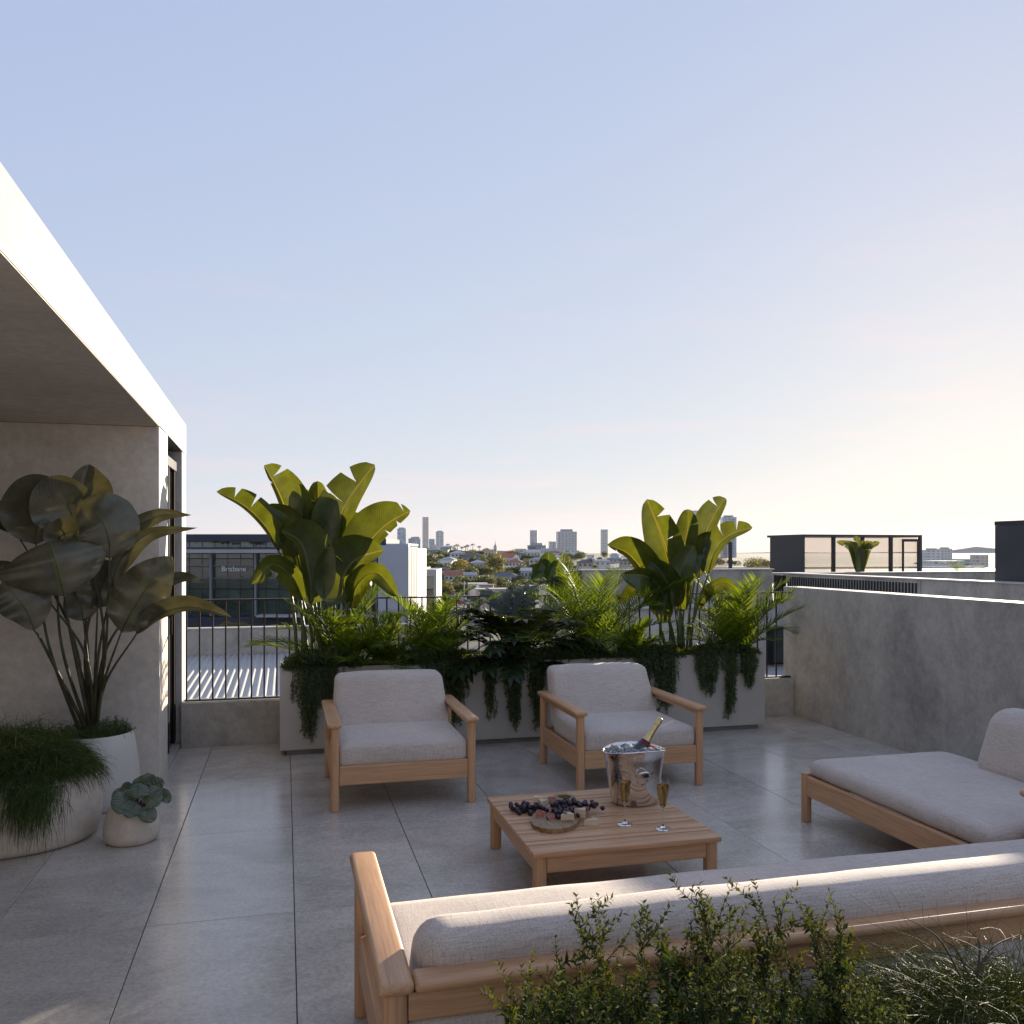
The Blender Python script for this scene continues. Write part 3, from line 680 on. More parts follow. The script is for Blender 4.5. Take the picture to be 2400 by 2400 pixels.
# ---- dark shrub with leathery pinnate leaves
def leaflet(mb, p, d, nrm, L_, w, bend=.25):
    d = d.normalized(); s = d.cross(nrm).normalized(); n = s.cross(d); o = len(mb.v); K = 5
    for j in range(K + 1):
        u = j / K; ww = w * (math.sin(math.pi * min(1, u ** .75 * .97 + .02)) ** .8 if 0 < u < 1 else .04)
        c = p + d * (L_ * u) - n * (bend * L_ * u * u)
        for q, e in ((-1, .12), (0, 0), (1, .12)):
            mb.v.append(tuple(c + s * (ww * q) + n * (ww * e))); mb.uv.append((q, u))
    for j in range(K):
        for q in range(2):
            a = o + j * 3 + q; mb.f.append((a, a + 1, a + 4, a + 3))
sh = thing('leathery_shrub', 'dark green shrub with leathery divided leaves in the middle of the planter', 'shrub', (1.93, 7.25, .66))
rnd = random.Random(5)
for i in range(64):
    az = i * 2.39996 + rnd.uniform(-.3, .3); f = (i % 8) / 8 + rnd.uniform(0, .12)
    lift = R(80 - 72 * f); L_ = rnd.uniform(.50, .74) * (1.0 if f < .5 else 1.0)
    h = Vector((math.cos(az) * 1.15, math.sin(az) * .75, 0)); el = lift; p = Vector((1.93 + .06 * math.cos(az), 7.25 + .04 * math.sin(az), .66)); pts = []
    for k in range(11):
        pts.append(p.copy()); p = p + (h * math.cos(el) + Vector((0, 0, 1)) * math.sin(el)) * (L_ / 10); el -= R(rnd.uniform(45, 75)) / 10 * (.3 + k * .17)
    mb = MB().tube(pts, [.006 - .0004 * k for k in range(11)], 5)
    for k in range(7):
        t = .46 + .54 * k / 6; a = min(int(t * 10), 9); P = pts[a].lerp(pts[a+1], t * 10 - a) if a < 10 else pts[10]
        T = (pts[min(a+1, 10)] - pts[max(a-1, 0)]).normalized(); s = T.cross(Vector((0, 0, 1)))
        s = s.normalized() if s.length > 1e-3 else Vector((1, 0, 0)); N = s.cross(T)
        ll = rnd.uniform(.13, .19) * (1.1 - .35 * abs(k / 6 - .4))
        for sg in (-1, 1): leaflet(mb, P, s * sg + T * (.55 + .5 * k / 6) + N * .12, N, ll, ll * .165, rnd.uniform(.15, .4))
        if k == 6: leaflet(mb, P, T + N * .05, N, ll * 1.05, ll * .16, .3)
    mb.build('leaf', M['dark_leaf'], sh, smooth=True)

# ---- trailing evergreen along the planter rim
def needles(pos, dirs, L_, w, rng, fan=1.0):
    """pos,dirs: (N,3); returns (N,4,3) narrow quads"""
    n = len(pos); d = dirs / np.linalg.norm(dirs, axis=1, keepdims=True)
    up = rng.normal(size=(n, 3)); s = np.cross(d, up); s /= np.linalg.norm(s, axis=1, keepdims=True) + 1e-9
    L_ = L_ * rng.uniform(.7, 1.2, (n, 1)); w = w * rng.uniform(.8, 1.2, (n, 1))
    a = pos; b = pos + d * L_ * .55; c = pos + d * L_
    return np.stack([a - s * w * .4, b - s * w, c, b + s * w], axis=1)
def strand_needles(pts, step, L_, w, rng, spread=.9, per=3):
    pts = np.array([tuple(p) for p in pts]); seg = np.diff(pts, axis=0); ln = np.linalg.norm(seg, axis=1); cum = np.concatenate([[0], np.cumsum(ln)])
    n = max(2, int(cum[-1] / step)) * per; s = np.sort(rng.uniform(0, cum[-1], n)); i = np.clip(np.searchsorted(cum, s) - 1, 0, len(ln) - 1)
    f = ((s - cum[i]) / ln[i])[:, None]; P = pts[i] + seg[i] * f; T = seg[i] / ln[i][:, None]
    d = T * .75 + rng.normal(size=(n, 3)) * spread * .55
    return needles(P, d, L_, w, rng)
def trailing(label, lobes, seed, mound=None):
    """lobes: (x, half width, z end, strands); mound: (x0, x1, height, sprigs)"""
    rng = np.random.default_rng(seed); rn = random.Random(seed)
    x_ = sum(l[0] for l in lobes) / len(lobes); r = thing('trailing_evergreen', label, 'plant', (x_, PY0, PZ), 'trailing evergreens over the planter rim')
    Q = []; st = MB()
    for (x, hw, ze, cnt) in lobes:
        for k in range(int(cnt * 1.7)):
            xx = x + rn.gauss(0, .55) * hw; e = PZ - (PZ - ze) * (1 - .55 * min(1, abs(xx - x) / hw) ** 1.5) * rn.uniform(.45, 1.0)
            y0 = PY0 + rn.uniform(.02, .14); out = rn.uniform(.012, .075)
            pts = [(xx, y0, PZ - .03), (xx + rn.uniform(-.01, .01), PY0 + .02, PZ + rn.uniform(.03, .09)), (xx + rn.uniform(-.015, .015), PY0 - out * .7, PZ + rn.uniform(-.02, .03))]
            z = PZ - .05; q = xx
            while z > e:
                q += rn.uniform(-.012, .012); out = max(.010, out + rn.uniform(-.010, .008)); pts.append((q, PY0 - out, z)); z -= .05
            pts.append((q + rn.uniform(-.01, .01), PY0 - max(.012, out), e))
            c = catmull(pts, max(8, len(pts) * 2)); st.tube(c[::2], .0016, 4)
            Q.append(strand_needles(c, .0085, .032, .0030, rng, 1.1, 3))
    if mound:
        x0, x1, hgt, cnt = mound
        for k in range(int(cnt * 1.6)):
            xx = rn.uniform(x0, x1); yy = rn.uniform(PY0 - .03, PY0 + .16); en = math.sin(math.pi * (xx - x0) / (x1 - x0)) ** .5
            h = hgt * en * rn.uniform(.5, 1.1); lean = Vector((rn.gauss(0, .35), rn.gauss(-.25, .35), 1)).normalized()
            p0 = Vector((xx, max(yy, PY0 + .02), PZ - .03)); p1 = p0 + lean * (h * .6); p2 = p1 + (lean + Vector((rn.gauss(0, .2), -.25, -.1))).normalized() * h * .5
            Q.append(strand_needles(catmull([p0, p1, p2], 6), .0070, .034, .0030, rng, .8, 3))
    st.build('stems', M['twig'], r, props={'kind': 'stuff'})
    fast_quads('foliage', np.concatenate(Q), M['rosemary'], r, props={'kind': 'stuff'})
def rimx(px): return at_y(px, 1540, PY0).x
trailing('trailing evergreen spilling down left of the left armchair', [(rimx(725), .09, .10, 26), (rimx(775), .10, .30, 18)], 21, (rimx(665), rimx(850), .17, 330))
trailing('trailing evergreen spilling down right of the left armchair', [(rimx(1068), .09, .14, 24), (rimx(1020), .10, .40, 16)], 22, (rimx(930), rimx(1110), .17, 300))
trailing('slim trailing evergreen strand, leftmost of the three hanging between the armchairs', [(rimx(1147), .035, .17, 9)], 23, (rimx(1110), rimx(1180), .09, 70))
trailing('trailing evergreen, longest of the three hanging between the armchairs', [(rimx(1203), .07, .06, 24)], 24, (rimx(1165), rimx(1260), .17, 180))
trailing('trailing evergreen hanging close behind the right armchair', [(rimx(1256), .06, .10, 20)], 25, (rimx(1240), rimx(1440), .16, 330))
trailing('trailing evergreen spilling down right of the right armchair', [(rimx(1555), .09, .17, 30), (rimx(1510), .09, .42, 16)], 26, (rimx(1440), rimx(1610), .14, 260))
trailing('three-lobed trailing evergreen at the right end of the planter', [(rimx(1655), .10, .30, 30), (rimx(1709), .045, .10, 15), (rimx(1752), .07, .36, 24)], 27, (rimx(1622), rimx(1785), .13, 260))
# low ground cover between the larger plants
rng = np.random.default_rng(3); Q = []; rn = random.Random(3)
for k in range(900):
    xx = rn.uniform(PX0 + .05, PX1 - .05); yy = rn.uniform(PY0 + .04, PY1 - .04); h = rn.uniform(.05, .12)
    ln = Vector((rn.gauss(0, .4), rn.gauss(0, .4), 1)).normalized(); p0 = Vector((xx, yy, .64))
    Q.append(strand_needles([p0, p0 + ln * h], .007, .020, .0017, rng, .9, 3))
gc = fast_quads('ground_cover', np.concatenate(Q), M['rosemary']); gc['kind'] = 'stuff'; gc['label'] = 'low evergreen ground cover over the soil of the long planter'

# =================================================================== POTS ON THE LEFT
def pot(name, label, prof, c, mat, sx=1.0, sy=1.0, soil_r=None, soil_z=None, n=56):
    r = thing(name, label, 'pot', c)
    MB().lathe(prof, n, c, sx, sy).build('body', mat, r, smooth=True, auto=50)
    MB().lathe([(soil_r * .02, soil_z - .004), (soil_r, soil_z - .006)], 40, c, sx, sy).build('soil', M['soil'], r)
    return r
LC = (-1.50, 5.41, 0)
pot('wide_pot', 'wide low stoneware pot holding the feathery green mound', [(.02, 0), (.86, 0), (.93, .010), (.97, .04), (.995, .12), (1.0, .20), (.985, .29), (.955, .375), (.94, .383), (.915, .378), (.88, .30), (.5, .29), (.02, .29)],
    LC, M['pot_stone'], .49, .41, .89, .34)
TC = (-1.165, 6.02, 0)
pot('tall_pot', 'tall pale round pot holding the large paddle-leaved plant', [(.02, 0), (.245, 0), (.262, .012), (.268, .06), (.262, .20), (.245, .34), (.226, .452), (.222, .458), (.217, .454), (.214, .36), (.02, .35)],
    TC, M['pot_white'], 1, 1, .216, .40)
SCN = (-.822, 5.22, 0)
pot('small_pot', 'small rounded pot in front of the taller pots', [(.01, 0), (.118, 0), (.136, .012), (.147, .045), (.148, .085), (.138, .135), (.122, .180), (.114, .198), (.109, .200), (.104, .196), (.10, .16), (.01, .155)],
    SCN, M['pot_stone'], 1, 1, .104, .178)
# paddle-leaved plant
PXC = .3209 / 2050 * 5.35
gp = thing('paddle_leaf_plant', 'tall plant with huge olive paddle leaves on thin stems in the tall pot', 'plant', (TC[0], TC[1], .40))
YC = 5.85
big_leaf_plant(gp, [
    dict(mid=[(262,985,.02),(275,820,.02),(320,640,.02),(432,515,.04)], w=(255,110), aL=10, aR=-25, cup=.35, fx=-.05),
    dict(mid=[(600,840,.12),(598,690,.12),(620,520,.13),(650,398,.14)], w=(110,205), aL=18, aR=10, cup=.3),
    dict(mid=[(468,1362,-.25),(440,1230,-.28),(400,1090,-.30),(360,960,-.28)], w=(345,305), aL=-4, aR=-4, cup=-.22, kind='scoop', stem=[(500,1560,-.1)]),
    dict(mid=[(800,1088,-.15),(795,960,-.17),(740,810,-.18),(585,665,-.16)], w=(165,215), aL=0, aR=0, cup=-.2, kind='scoop'),
    dict(mid=[(575,860,-.02),(520,760,-.02),(500,660,-.04),(640,570,-.06)], w=(235,70), aL=8, aR=10, cup=.2, kind='round'),
    dict(mid=[(420,1010,-.08),(440,930,-.08),(560,880,-.1),(700,830,-.1)], w=(110,130), aL=10, aR=10, cup=.1, kind='round'),
    dict(mid=[(850,1010,.0),(960,880,.0),(1170,775,-.04),(1400,770,-.08)], w=(70,62), aL=12, aR=12, kind='spear'),
    dict(mid=[(815,1290,-.05),(880,1100,-.06),(1090,905,-.1),(1445,862,-.16)], w=(62,80), aL=25, aR=10, kind='spear'),
    dict(mid=[(885,1625,-.2),(960,1480,-.24),(1100,1260,-.28),(1255,1075,-.30)], w=(175,165), aL=-4, aR=0, cup=-.2, ruf=.02),
    dict(mid=[(995,1640,-.18),(1160,1500,-.22),(1400,1440,-.3),(1695,1518,-.36)], w=(100,60), aL=18, aR=40, kind='paddle'),
    dict(mid=[(712,1445,.03),(718,1330,.03),(728,1200,.04),(745,1085,.05)], w=(165,235), aL=12, aR=12, cup=.3),
    dict(mid=[(250,1612,-.2),(200,1480,-.22),(120,1370,-.24),(20,1255,-.24)], w=(130,185), aL=0, aR=0, cup=-.2, kind='scoop', stem=[(330,1740,-.1)]),
    dict(mid=[(330,1360,-.05),(190,1270,-.05),(60,1160,-.08),(-90,1110,-.12)], w=(75,70), aL=20, aR=15, kind='spear'),
    dict(mid=[(1080,1330,.05),(1200,1265,.04),(1350,1225,.02),(1510,1272,0)], w=(55,50), aL=15, aR=20, kind='spear'),
    dict(mid=[(610,1540,.02),(600,1460,.02),(610,1390,.02),(680,1340,.02)], w=(120,110), aL=15, aR=15, cup=.1, kind='round'),
    dict(mid=[(120,900,.05),(40,820,.06),(-60,720,.08),(-160,700,.1)], w=(80,90), aL=20, aR=15, kind='paddle'),
], Z1, YC, M['calathea'], M['calathea_stem'], (TC[0], TC[1] - .03), .40, 'paddle', PXC, rib=.0045, stem_r=(.013, .0045))
# its underplanting
rng = np.random.default_rng(9); rn = random.Random(9); Q = []
for k in range(420):
    a = rn.uniform(0, 6.28); rr = .20 * math.sqrt(rn.random()); p0 = Vector((TC[0] + rr*math.cos(a), TC[1] + rr*math.sin(a), .39)); ln = Vector((rn.gauss(0, .35) + .5*rr*math.cos(a), rn.gauss(0, .35), 1)).normalized()
    Q.append(strand_needles([p0, p0 + ln * rn.uniform(.06, .14)], .007, .020, .0016, rng, .9, 3))
up = fast_quads('pot_ground_cover', np.concatenate(Q), M['rosemary']); up['kind'] = 'stuff'; up['label'] = 'small evergreen ground cover in the tall pot'

def feathery(label, c, rx, ry, top, spill, cnt, seed, name='feathery_shrub', L_=.26, dry=.03, w=1.0, skew=None, mat='needle'):
    """mound of hair-fine drooping branchlets: ribbons a millimetre wide"""
    rng = np.random.default_rng(seed); rn = random.Random(seed); r = thing(name, label, 'shrub', c, None); Q = {'foliage': [], 'dry_twigs': []}
    K = 7
    for k in range(cnt):
        a = rn.uniform(0, 2 * math.pi); rr = math.sqrt(rn.random()) ; px, py = rr * math.cos(a), rr * math.sin(a)
        base = np.array([c[0] + px * rx * .93, c[1] + py * ry * .93, c[2] + top * max(0, (1 - rr * rr)) ** .6 * rn.uniform(.35, 1)])
        if skew: base[2] += skew(px, py)
        out = np.array([px, py, 0]) + rng.normal(0, .45, 3) * np.array([1, 1, .3]); v = out * rn.uniform(.4, 1.0); v[2] = rn.uniform(.1, .75)
        v /= np.linalg.norm(v); ll = L_ * rn.uniform(.5, 1.15); p = base.copy(); side = rng.normal(size=3); pts = [p.copy()]
        grav = rn.uniform(.35, .75) * (1 + spill * max(0, rr - .6))
        for j in range(K):
            v = v + np.array([0, 0, -grav * .5]) + rng.normal(0, .10, 3); v /= np.linalg.norm(v); p = p + v * ll / K; pts.append(p.copy())
        pts = np.array(pts); T = np.diff(pts, axis=0); s = np.cross(T, side); s /= np.linalg.norm(s, axis=1, keepdims=True) + 1e-9
        wd_ = rn.uniform(.0007, .0012) * w; ws = wd_ * np.linspace(1, .35, K + 1); s = np.vstack([s, s[-1:]])
        A = pts - s * ws[:, None]; B = pts + s * ws[:, None]
        Q['dry_twigs' if rn.random() < dry else 'foliage'].append(np.stack([A[:-1], B[:-1], B[1:], A[1:]], axis=1))
    fast_quads('foliage', np.concatenate(Q['foliage']), M[mat], r, props={'kind': 'stuff'})
    if Q['dry_twigs']: fast_quads('dry_twigs', np.concatenate(Q['dry_twigs']), M['straw'], r, props={'kind': 'stuff'})
    return r
def tail(px, py):   # one long tail spilling over the rim at the front right
    return 0.0
fr_ = feathery('mounded feathery evergreen spilling over the wide low pot', (LC[0], LC[1], .34), .47, .39, .27, .6, 9500, 31, L_=.155, w=1.7, mat='needle_pot')
rng = np.random.default_rng(32); rn = random.Random(32); Q = []
for k in range(800):
    x = LC[0] + .24 + rn.gauss(0, .065); y = LC[1] - .37; p = np.array([x, y, .37 - abs(rn.gauss(0, .06)) * (rn.random() < .5)]); v = np.array([rn.gauss(0, .2), -.5, rn.uniform(-.1, .3)]); pts = [p]; side = rng.normal(size=3); ll = rn.uniform(.10, .30)
    for j in range(7):
        v = v / np.linalg.norm(v) + np.array([0, .04, -.34]) + rng.normal(0, .08, 3); v /= np.linalg.norm(v); p = p + v * ll / 7; pts.append(p)
    pts = np.array(pts); T = np.diff(pts, axis=0); s = np.cross(T, side); s /= np.linalg.norm(s, axis=1, keepdims=True); s = np.vstack([s, s[-1:]]); ws = .0017 * np.linspace(1, .35, 8)
    A = pts - s * ws[:, None]; B = pts + s * ws[:, None]; Q.append(np.stack([A[:-1], B[:-1], B[1:], A[1:]], axis=1))
for k in range(3000):     # fringe over the front of the rim
    a = rn.uniform(-2.9, -.15); p = np.array([LC[0] + .455 * math.cos(a), LC[1] + .375 * math.sin(a), .375 + rn.uniform(0, .05)]); o_ = np.array([math.cos(a), math.sin(a), 0]); v = o_ * rn.uniform(.3, 1) + np.array([rn.gauss(0, .3), 0, rn.uniform(.1, .6)]); pts = [p]; side = rng.normal(size=3); ll = rn.uniform(.03, .075)
    for j in range(7):
        v = v / np.linalg.norm(v) + np.array([0, 0, -.30]) + rng.normal(0, .10, 3); v /= np.linalg.norm(v); p = p + v * ll / 7; pts.append(p)
    pts = np.array(pts); T = np.diff(pts, axis=0); s = np.cross(T, side); s /= np.linalg.norm(s, axis=1, keepdims=True); s = np.vstack([s, s[-1:]]); ws = .0016 * np.linspace(1, .35, 8)
    A = pts - s * ws[:, None]; B = pts + s * ws[:, None]; Q.append(np.stack([A[:-1], B[:-1], B[1:], A[1:]], axis=1))
fast_quads('hanging_tail', np.concatenate(Q), M['needle_pot'], fr_, props={'kind': 'stuff'})

# striped calathea in the small pot
Z2 = zoom(0, 1580, .3209); PXS = .3209 / 2050 * 4.85
so = thing('striped_leaf_plant', 'compact plant with round silver-striped leaves in the small pot', 'plant', (SCN[0], SCN[1], .18))
big_leaf_plant(so, [
    dict(mid=[(1060,850,.02),(1040,790,.0),(1020,745,-.02)], w=(75,85), aL=10, aR=10, cup=-.2),
    dict(mid=[(1000,800,-.08),(1005,860,-.12),(1000,905,-.13)], w=(75,75), aL=8, aR=8, cup=-.3),
    dict(mid=[(985,900,-.08),(900,940,-.13),(845,1015,-.15)], w=(85,75), aL=10, aR=8, cup=-.3),
    dict(mid=[(1000,935,-.1),(960,985,-.13),(925,1050,-.15)], w=(60,60), aL=20, aR=10, cup=-.2),
    dict(mid=[(1040,900,-.08),(1100,900,-.12),(1160,960,-.13)], w=(75,75), aL=10, aR=10, cup=-.3),
    dict(mid=[(1070,960,-.1),(1075,1030,-.14),(1050,1085,-.15)], w=(60,70), aL=10, aR=10, cup=-.2),
    dict(mid=[(1090,820,.0),(1150,800,.0),(1195,775,.0)], w=(50,45), aL=15, aR=20, cup=-.2),
    dict(mid=[(1130,880,-.02),(1190,885,-.04),(1240,940,-.06)], w=(45,40), aL=20, aR=20, cup=-.2),
    dict(mid=[(960,850,.02),(920,830,.02),(885,820,.02)], w=(45,40), aL=25, aR=20, cup=-.2),
    dict(mid=[(950,880,-.02),(880,880,-.03),(815,910,-.04)], w=(50,45), aL=20, aR=20, cup=-.2),
], Z2, 5.20, M['orbifolia'], M['petiole'], (SCN[0], SCN[1]), .18, 'round', PXS, rib=.0016, stem_r=(.004, .002))

# =================================================================== FOREGROUND SHRUBS (in a bed below the frame)
bed = thing('foreground_planter', 'concrete planter behind the sofa, holding the foreground shrubs', 'planter', (1.4, 1.6, 0))
MB().bevel_box(.42, 3.3, 1.18, 1.94, 0, .36, .006, 1).build('box', M['concrete'], bed)
MB().box(.46, 3.26, 1.22, 1.90, .361, .372).build('soil', M['soil'], bed)
def leafy_shrub(label, spots, seed):
    """spots: tip (x, y, z) of each leader; side shoots and paired little leaves follow"""
    rn = random.Random(seed); rng = np.random.default_rng(seed); r = thing('leafy_shrub', label, 'shrub', (1.0, 1.65, .37), None); st = MB(); P = []; D = []; NN = []; LL = []
    def shoot(a, b, bow, n, rad, leaves=True, l0=.2):
        mid = a.lerp(b, .55) + Vector((rn.gauss(0, bow), rn.gauss(0, bow), 0)); c = catmull([a, mid, b], n); st.tube(c[::2] if n > 8 else c, [rad * (1 - .75 * j / max(1, len(c[::2] if n > 8 else c) - 1)) for j in range(len(c[::2] if n > 8 else c))], 4)
        L_ = (b - a).length; m = max(3, int(L_ * (1 - l0) / .0100)); ph = rn.uniform(0, 3)
        for k in range(m + 1):
            t = l0 + (1 - l0) * k / m; i = min(int(t * n), n - 1); p = c[i].lerp(c[i+1], t * n - i); T = (c[i+1] - c[i]).normalized(); s = T.cross(Vector((math.cos(ph), math.sin(ph), .1))).normalized(); ph += 1.5708 + rn.uniform(-.2, .2)
            for sg in (-1, 1):
                P.append(p); D.append((s * sg * 1.0 + T * rn.uniform(.55, 1.3)).normalized()); NN.append(T); LL.append(rn.uniform(.018, .027) * (1.1 - .40 * t))
        return c
    for (tip, nside) in spots:
        tip = Vector(tip); foot = Vector((tip.x + rn.gauss(0, .05), 1.62 + rn.gauss(0, .09), .365)); c = shoot(foot, tip, .015, 16, .0026, l0=.12)
        for k in range(nside):
            i = rn.randint(5, 14); a = c[i]; dr_ = Vector((rn.gauss(0, .8), rn.gauss(0, .8), rn.uniform(.5, 1.4))).normalized(); shoot(a, a + dr_ * rn.uniform(.035, .12), .006, 6, .0014, l0=.1)
    st.build('stems', M['twig'], r, props={'kind': 'stuff'})
    P = np.array([tuple(p) for p in P]); D = np.array([tuple(d) for d in D]); N0 = np.array([tuple(d) for d in NN]); LL = np.array(LL)[:, None]
    D += rng.normal(0, .12, D.shape); D /= np.linalg.norm(D, axis=1, keepdims=True); s = np.cross(D, N0); s /= np.linalg.norm(s, axis=1, keepdims=True) + 1e-9; n = np.cross(s, D)
    w = LL * .20; b = P + D * LL * .45 - n * LL * .02; tip = P + D * LL - n * LL * .22
    q1 = np.stack([P, P + D * LL * .40 + s * w + n * w * .35, tip, b], axis=1); q2 = np.stack([P, b, tip, P + D * LL * .40 - s * w + n * w * .35], axis=1)
    # join the halves of each leaf so that it shades as one blade
    V = np.stack([P, q1[:, 1], tip, b, q2[:, 3]], axis=1).reshape(-1, 3); me = bpy.data.meshes.new('foliage'); m = len(P); o = (np.arange(m) * 5)[:, None]
    F = np.concatenate([o + np.array([0, 1, 2, 3]), o + np.array([0, 3, 2, 4])], axis=1).reshape(-1, 4)
    me.vertices.add(len(V)); me.vertices.foreach_set('co', V.astype(np.float32).ravel()); me.loops.add(F.size); me.loops.foreach_set('vertex_index', F.astype(np.int32).ravel())
    me.polygons.add(len(F)); me.polygons.foreach_set('loop_start', np.arange(0, F.size, 4, dtype=np.int32)); me.update(calc_edges=True)
    link('foliage', me, M['myrtle'], r, {'kind': 'stuff'})
def tips(px_list, Y): return [at_y(u, v, Y) for u, v in px_list]
tall = tips([(1275,2195),(1305,2205),(1412,2112),(1420,2150),(1478,2155),(1390,2150),(1545,2180),(1505,2200),(1560,2188),(1610,2195),(1658,2085),(1668,2100),(1640,2150),(1620,2160),(1720,2165),(1755,2150),(1822,2105),(1860,2105),(1840,2130),(1900,2140),(1945,2125),(1970,2150),(1880,2170),(1985,2215),(1215,2330),(1240,2300),(1345,2250),(1780,2180),(1700,2200),(1575,2230)], 1.72)
spots = [((p.x, p.y + random.uniform(-.12, .12), p.z), random.randint(7, 11)) for p in tall]
rn = random.Random(77)
for k in range(180):
    u = rn.uniform(1190, 2110); lim = 2340 - 70 * math.sin(math.pi * min(1, max(0, (u - 1200) / 900))) ** .7; v = rn.uniform(lim, 2400); Y = rn.uniform(1.42, 1.82); p = at_y(u, v, Y); spots.append(((p.x, p.y, p.z), rn.randint(2, 5)))
leafy_shrub('leafy green shrub with small pointed leaves in the foreground behind the sofa', spots, 41)
fc = at_y(2290, 2420, 1.62)
f2 = feathery('tangled feathery shrub with dry twigs in the bottom right corner', (fc.x, fc.y, .40), .42, .30, .24, .3, 9000, 42, L_=.22, dry=.014, w=.9)
rn = random.Random(43); tw = MB()
for (u, v) in ((2120, 2150), (2270, 2180), (2330, 2230), (2200, 2200), (2390, 2190), (2150, 2230)):
    a = at_y(2280 + rn.uniform(-30, 30), 2290, 1.62); b = at_y(u, v, 1.62 + rn.uniform(-.08, .08)); mid = a.lerp(b, .5) + Vector((rn.gauss(0, .02), 0, .02)); tw.tube(catmull([a, mid, b], 10), [.0028 * (1 - .07 * j) for j in range(11)], 5)
tw.build('branches', M['twig'], f2, props={'kind': 'stuff'})
# =================================================================== ON THE TABLE
def glass_mat(name, col=(1, 1, 1), rough=0.0, ior=1.45):
    m, N, L, b = mat_base(name); b.inputs['Base Color'].default_value = tuple(col) + (1,); b.inputs['Roughness'].default_value = rough
    b.inputs['Transmission Weight'].default_value = 1.0; b.inputs['IOR'].default_value = ior; return m
M['glass'] = glass_mat('clear_glass'); M['ice'] = glass_mat('ice', (.97, .98, 1.0), .05, 1.31); M['ice'].node_tree.nodes['Principled BSDF'].inputs['Transmission Weight'].default_value = .72
M['wine'] = glass_mat('champagne', (.62, .40, .10), 0.0, 1.34)
M['gold'] = plain('gold_foil', (.62, .46, .20), .34, 1.0, .1, 30)
M['bottle'] = plain('dark_green_bottle', (.008, .022, .010), .08, 0, .1); M['bottle'].node_tree.nodes['Principled BSDF'].inputs['Coat Weight'].default_value = .5
M['foil_red'] = plain('dark_red_band', (.10, .012, .016), .35, .3)
M['grape'] = plain('dark_grape', (.022, .012, .024), .32, 0, .5, 30, rnd=5); M['fig'] = plain('fig_flesh', (.30, .10, .06), .6, 0, .35, 160); M['fig_skin'] = plain('fig_skin', (.05, .025, .045), .5, 0, .2)
M['cheese'] = plain('cheese', (.58, .47, .32), .55, 0, .08, 30); M['rind'] = plain('cheese_rind', (.66, .60, .50), .8, 0, .08, 60)
def steel_mat():
    m, N, L, b = mat_base('hammered_polished_steel'); b.inputs['Metallic'].default_value = 1.0
    v = coords(N, L); f = noise_n(N, L, v, 6.0, 7, .68, .8)
    L.new(ramp(N, L, f, [(.40, (.78, .75, .72)), (.56, (.70, .67, .64)), (.62, (.10, .085, .075)), (.70, (.05, .042, .038))]), b.inputs['Base Color'])  # dark blotches put mirrored plants into the base colour
    L.new(ramp(N, L, f, [(.45, (.06,)*3), (.60, (.30,)*3)]), b.inputs['Roughness']); return m
M['steel'] = steel_mat()
M['steel_clean'] = plain('polished_steel', (.78, .76, .74), .07, 1.0, .02)
def board_mat():
    m, N, L, b = mat_base('olive_wood'); f = noise_n(N, L, coords(N, L, (26, 4, 20)), 1.6, 6, .6, 1.6)
    L.new(ramp(N, L, f, [(.3, (.13, .075, .032)), (.5, (.25, .155, .07)), (.7, (.34, .225, .11))]), b.inputs['Base Color']); b.inputs['Roughness'].default_value = .5; return m
M['board'] = board_mat()

# ---- champagne bucket
BK = Vector((1.800, 4.345, ZT))
bk = thing('champagne_bucket', 'oval polished steel champagne bucket with mottled patina on the table', 'bucket', BK)
def bw(x, y, z, a):   # the rim rises at front and back and dips over the handles
    t = max(0, z) / .27; ca = math.cos(a) ** 2
    return x * (1 + .10 * t), y * (1 - .03 * t), z * 1.10 + .010 * t ** 3 * math.cos(2 * a + math.pi)
prof_o = [(.004, .002), (.118, .002), (.123, .006), (.126, .02), (.134, .08), (.142, .15), (.149, .21), (.154, .252), (.157, .255), (.1575, .259), (.155, .2605)]
prof_i = [(.151, .257), (.147, .21), (.139, .15), (.130, .08), (.122, .02), (.004, .018)]
MB().lathe(prof_o + prof_i, 64, BK, 1, .86, bw).build('body', M['steel'], bk, smooth=True, auto=60)
# strap handles at the near and far sides
for ang in (-1.60, 1.54):
    c, s = math.cos(ang), math.sin(ang); pts = []
    for k in range(13):
        q = math.pi * k / 12; off = .012 + .030 * math.sin(q); rad = .139 + off; tz = -.036 * math.cos(q); zz = .185 + .028 * math.sin(q)
        px, py = rad * c * 1.06 - s * tz * 1.0, rad * s * .85 + c * tz * 1.0
        pts.append(BK + Vector((px, py, zz - .02)))
    MB().tube(pts, .0055, 8).build('handle', M['steel_clean'], bk, smooth=True)
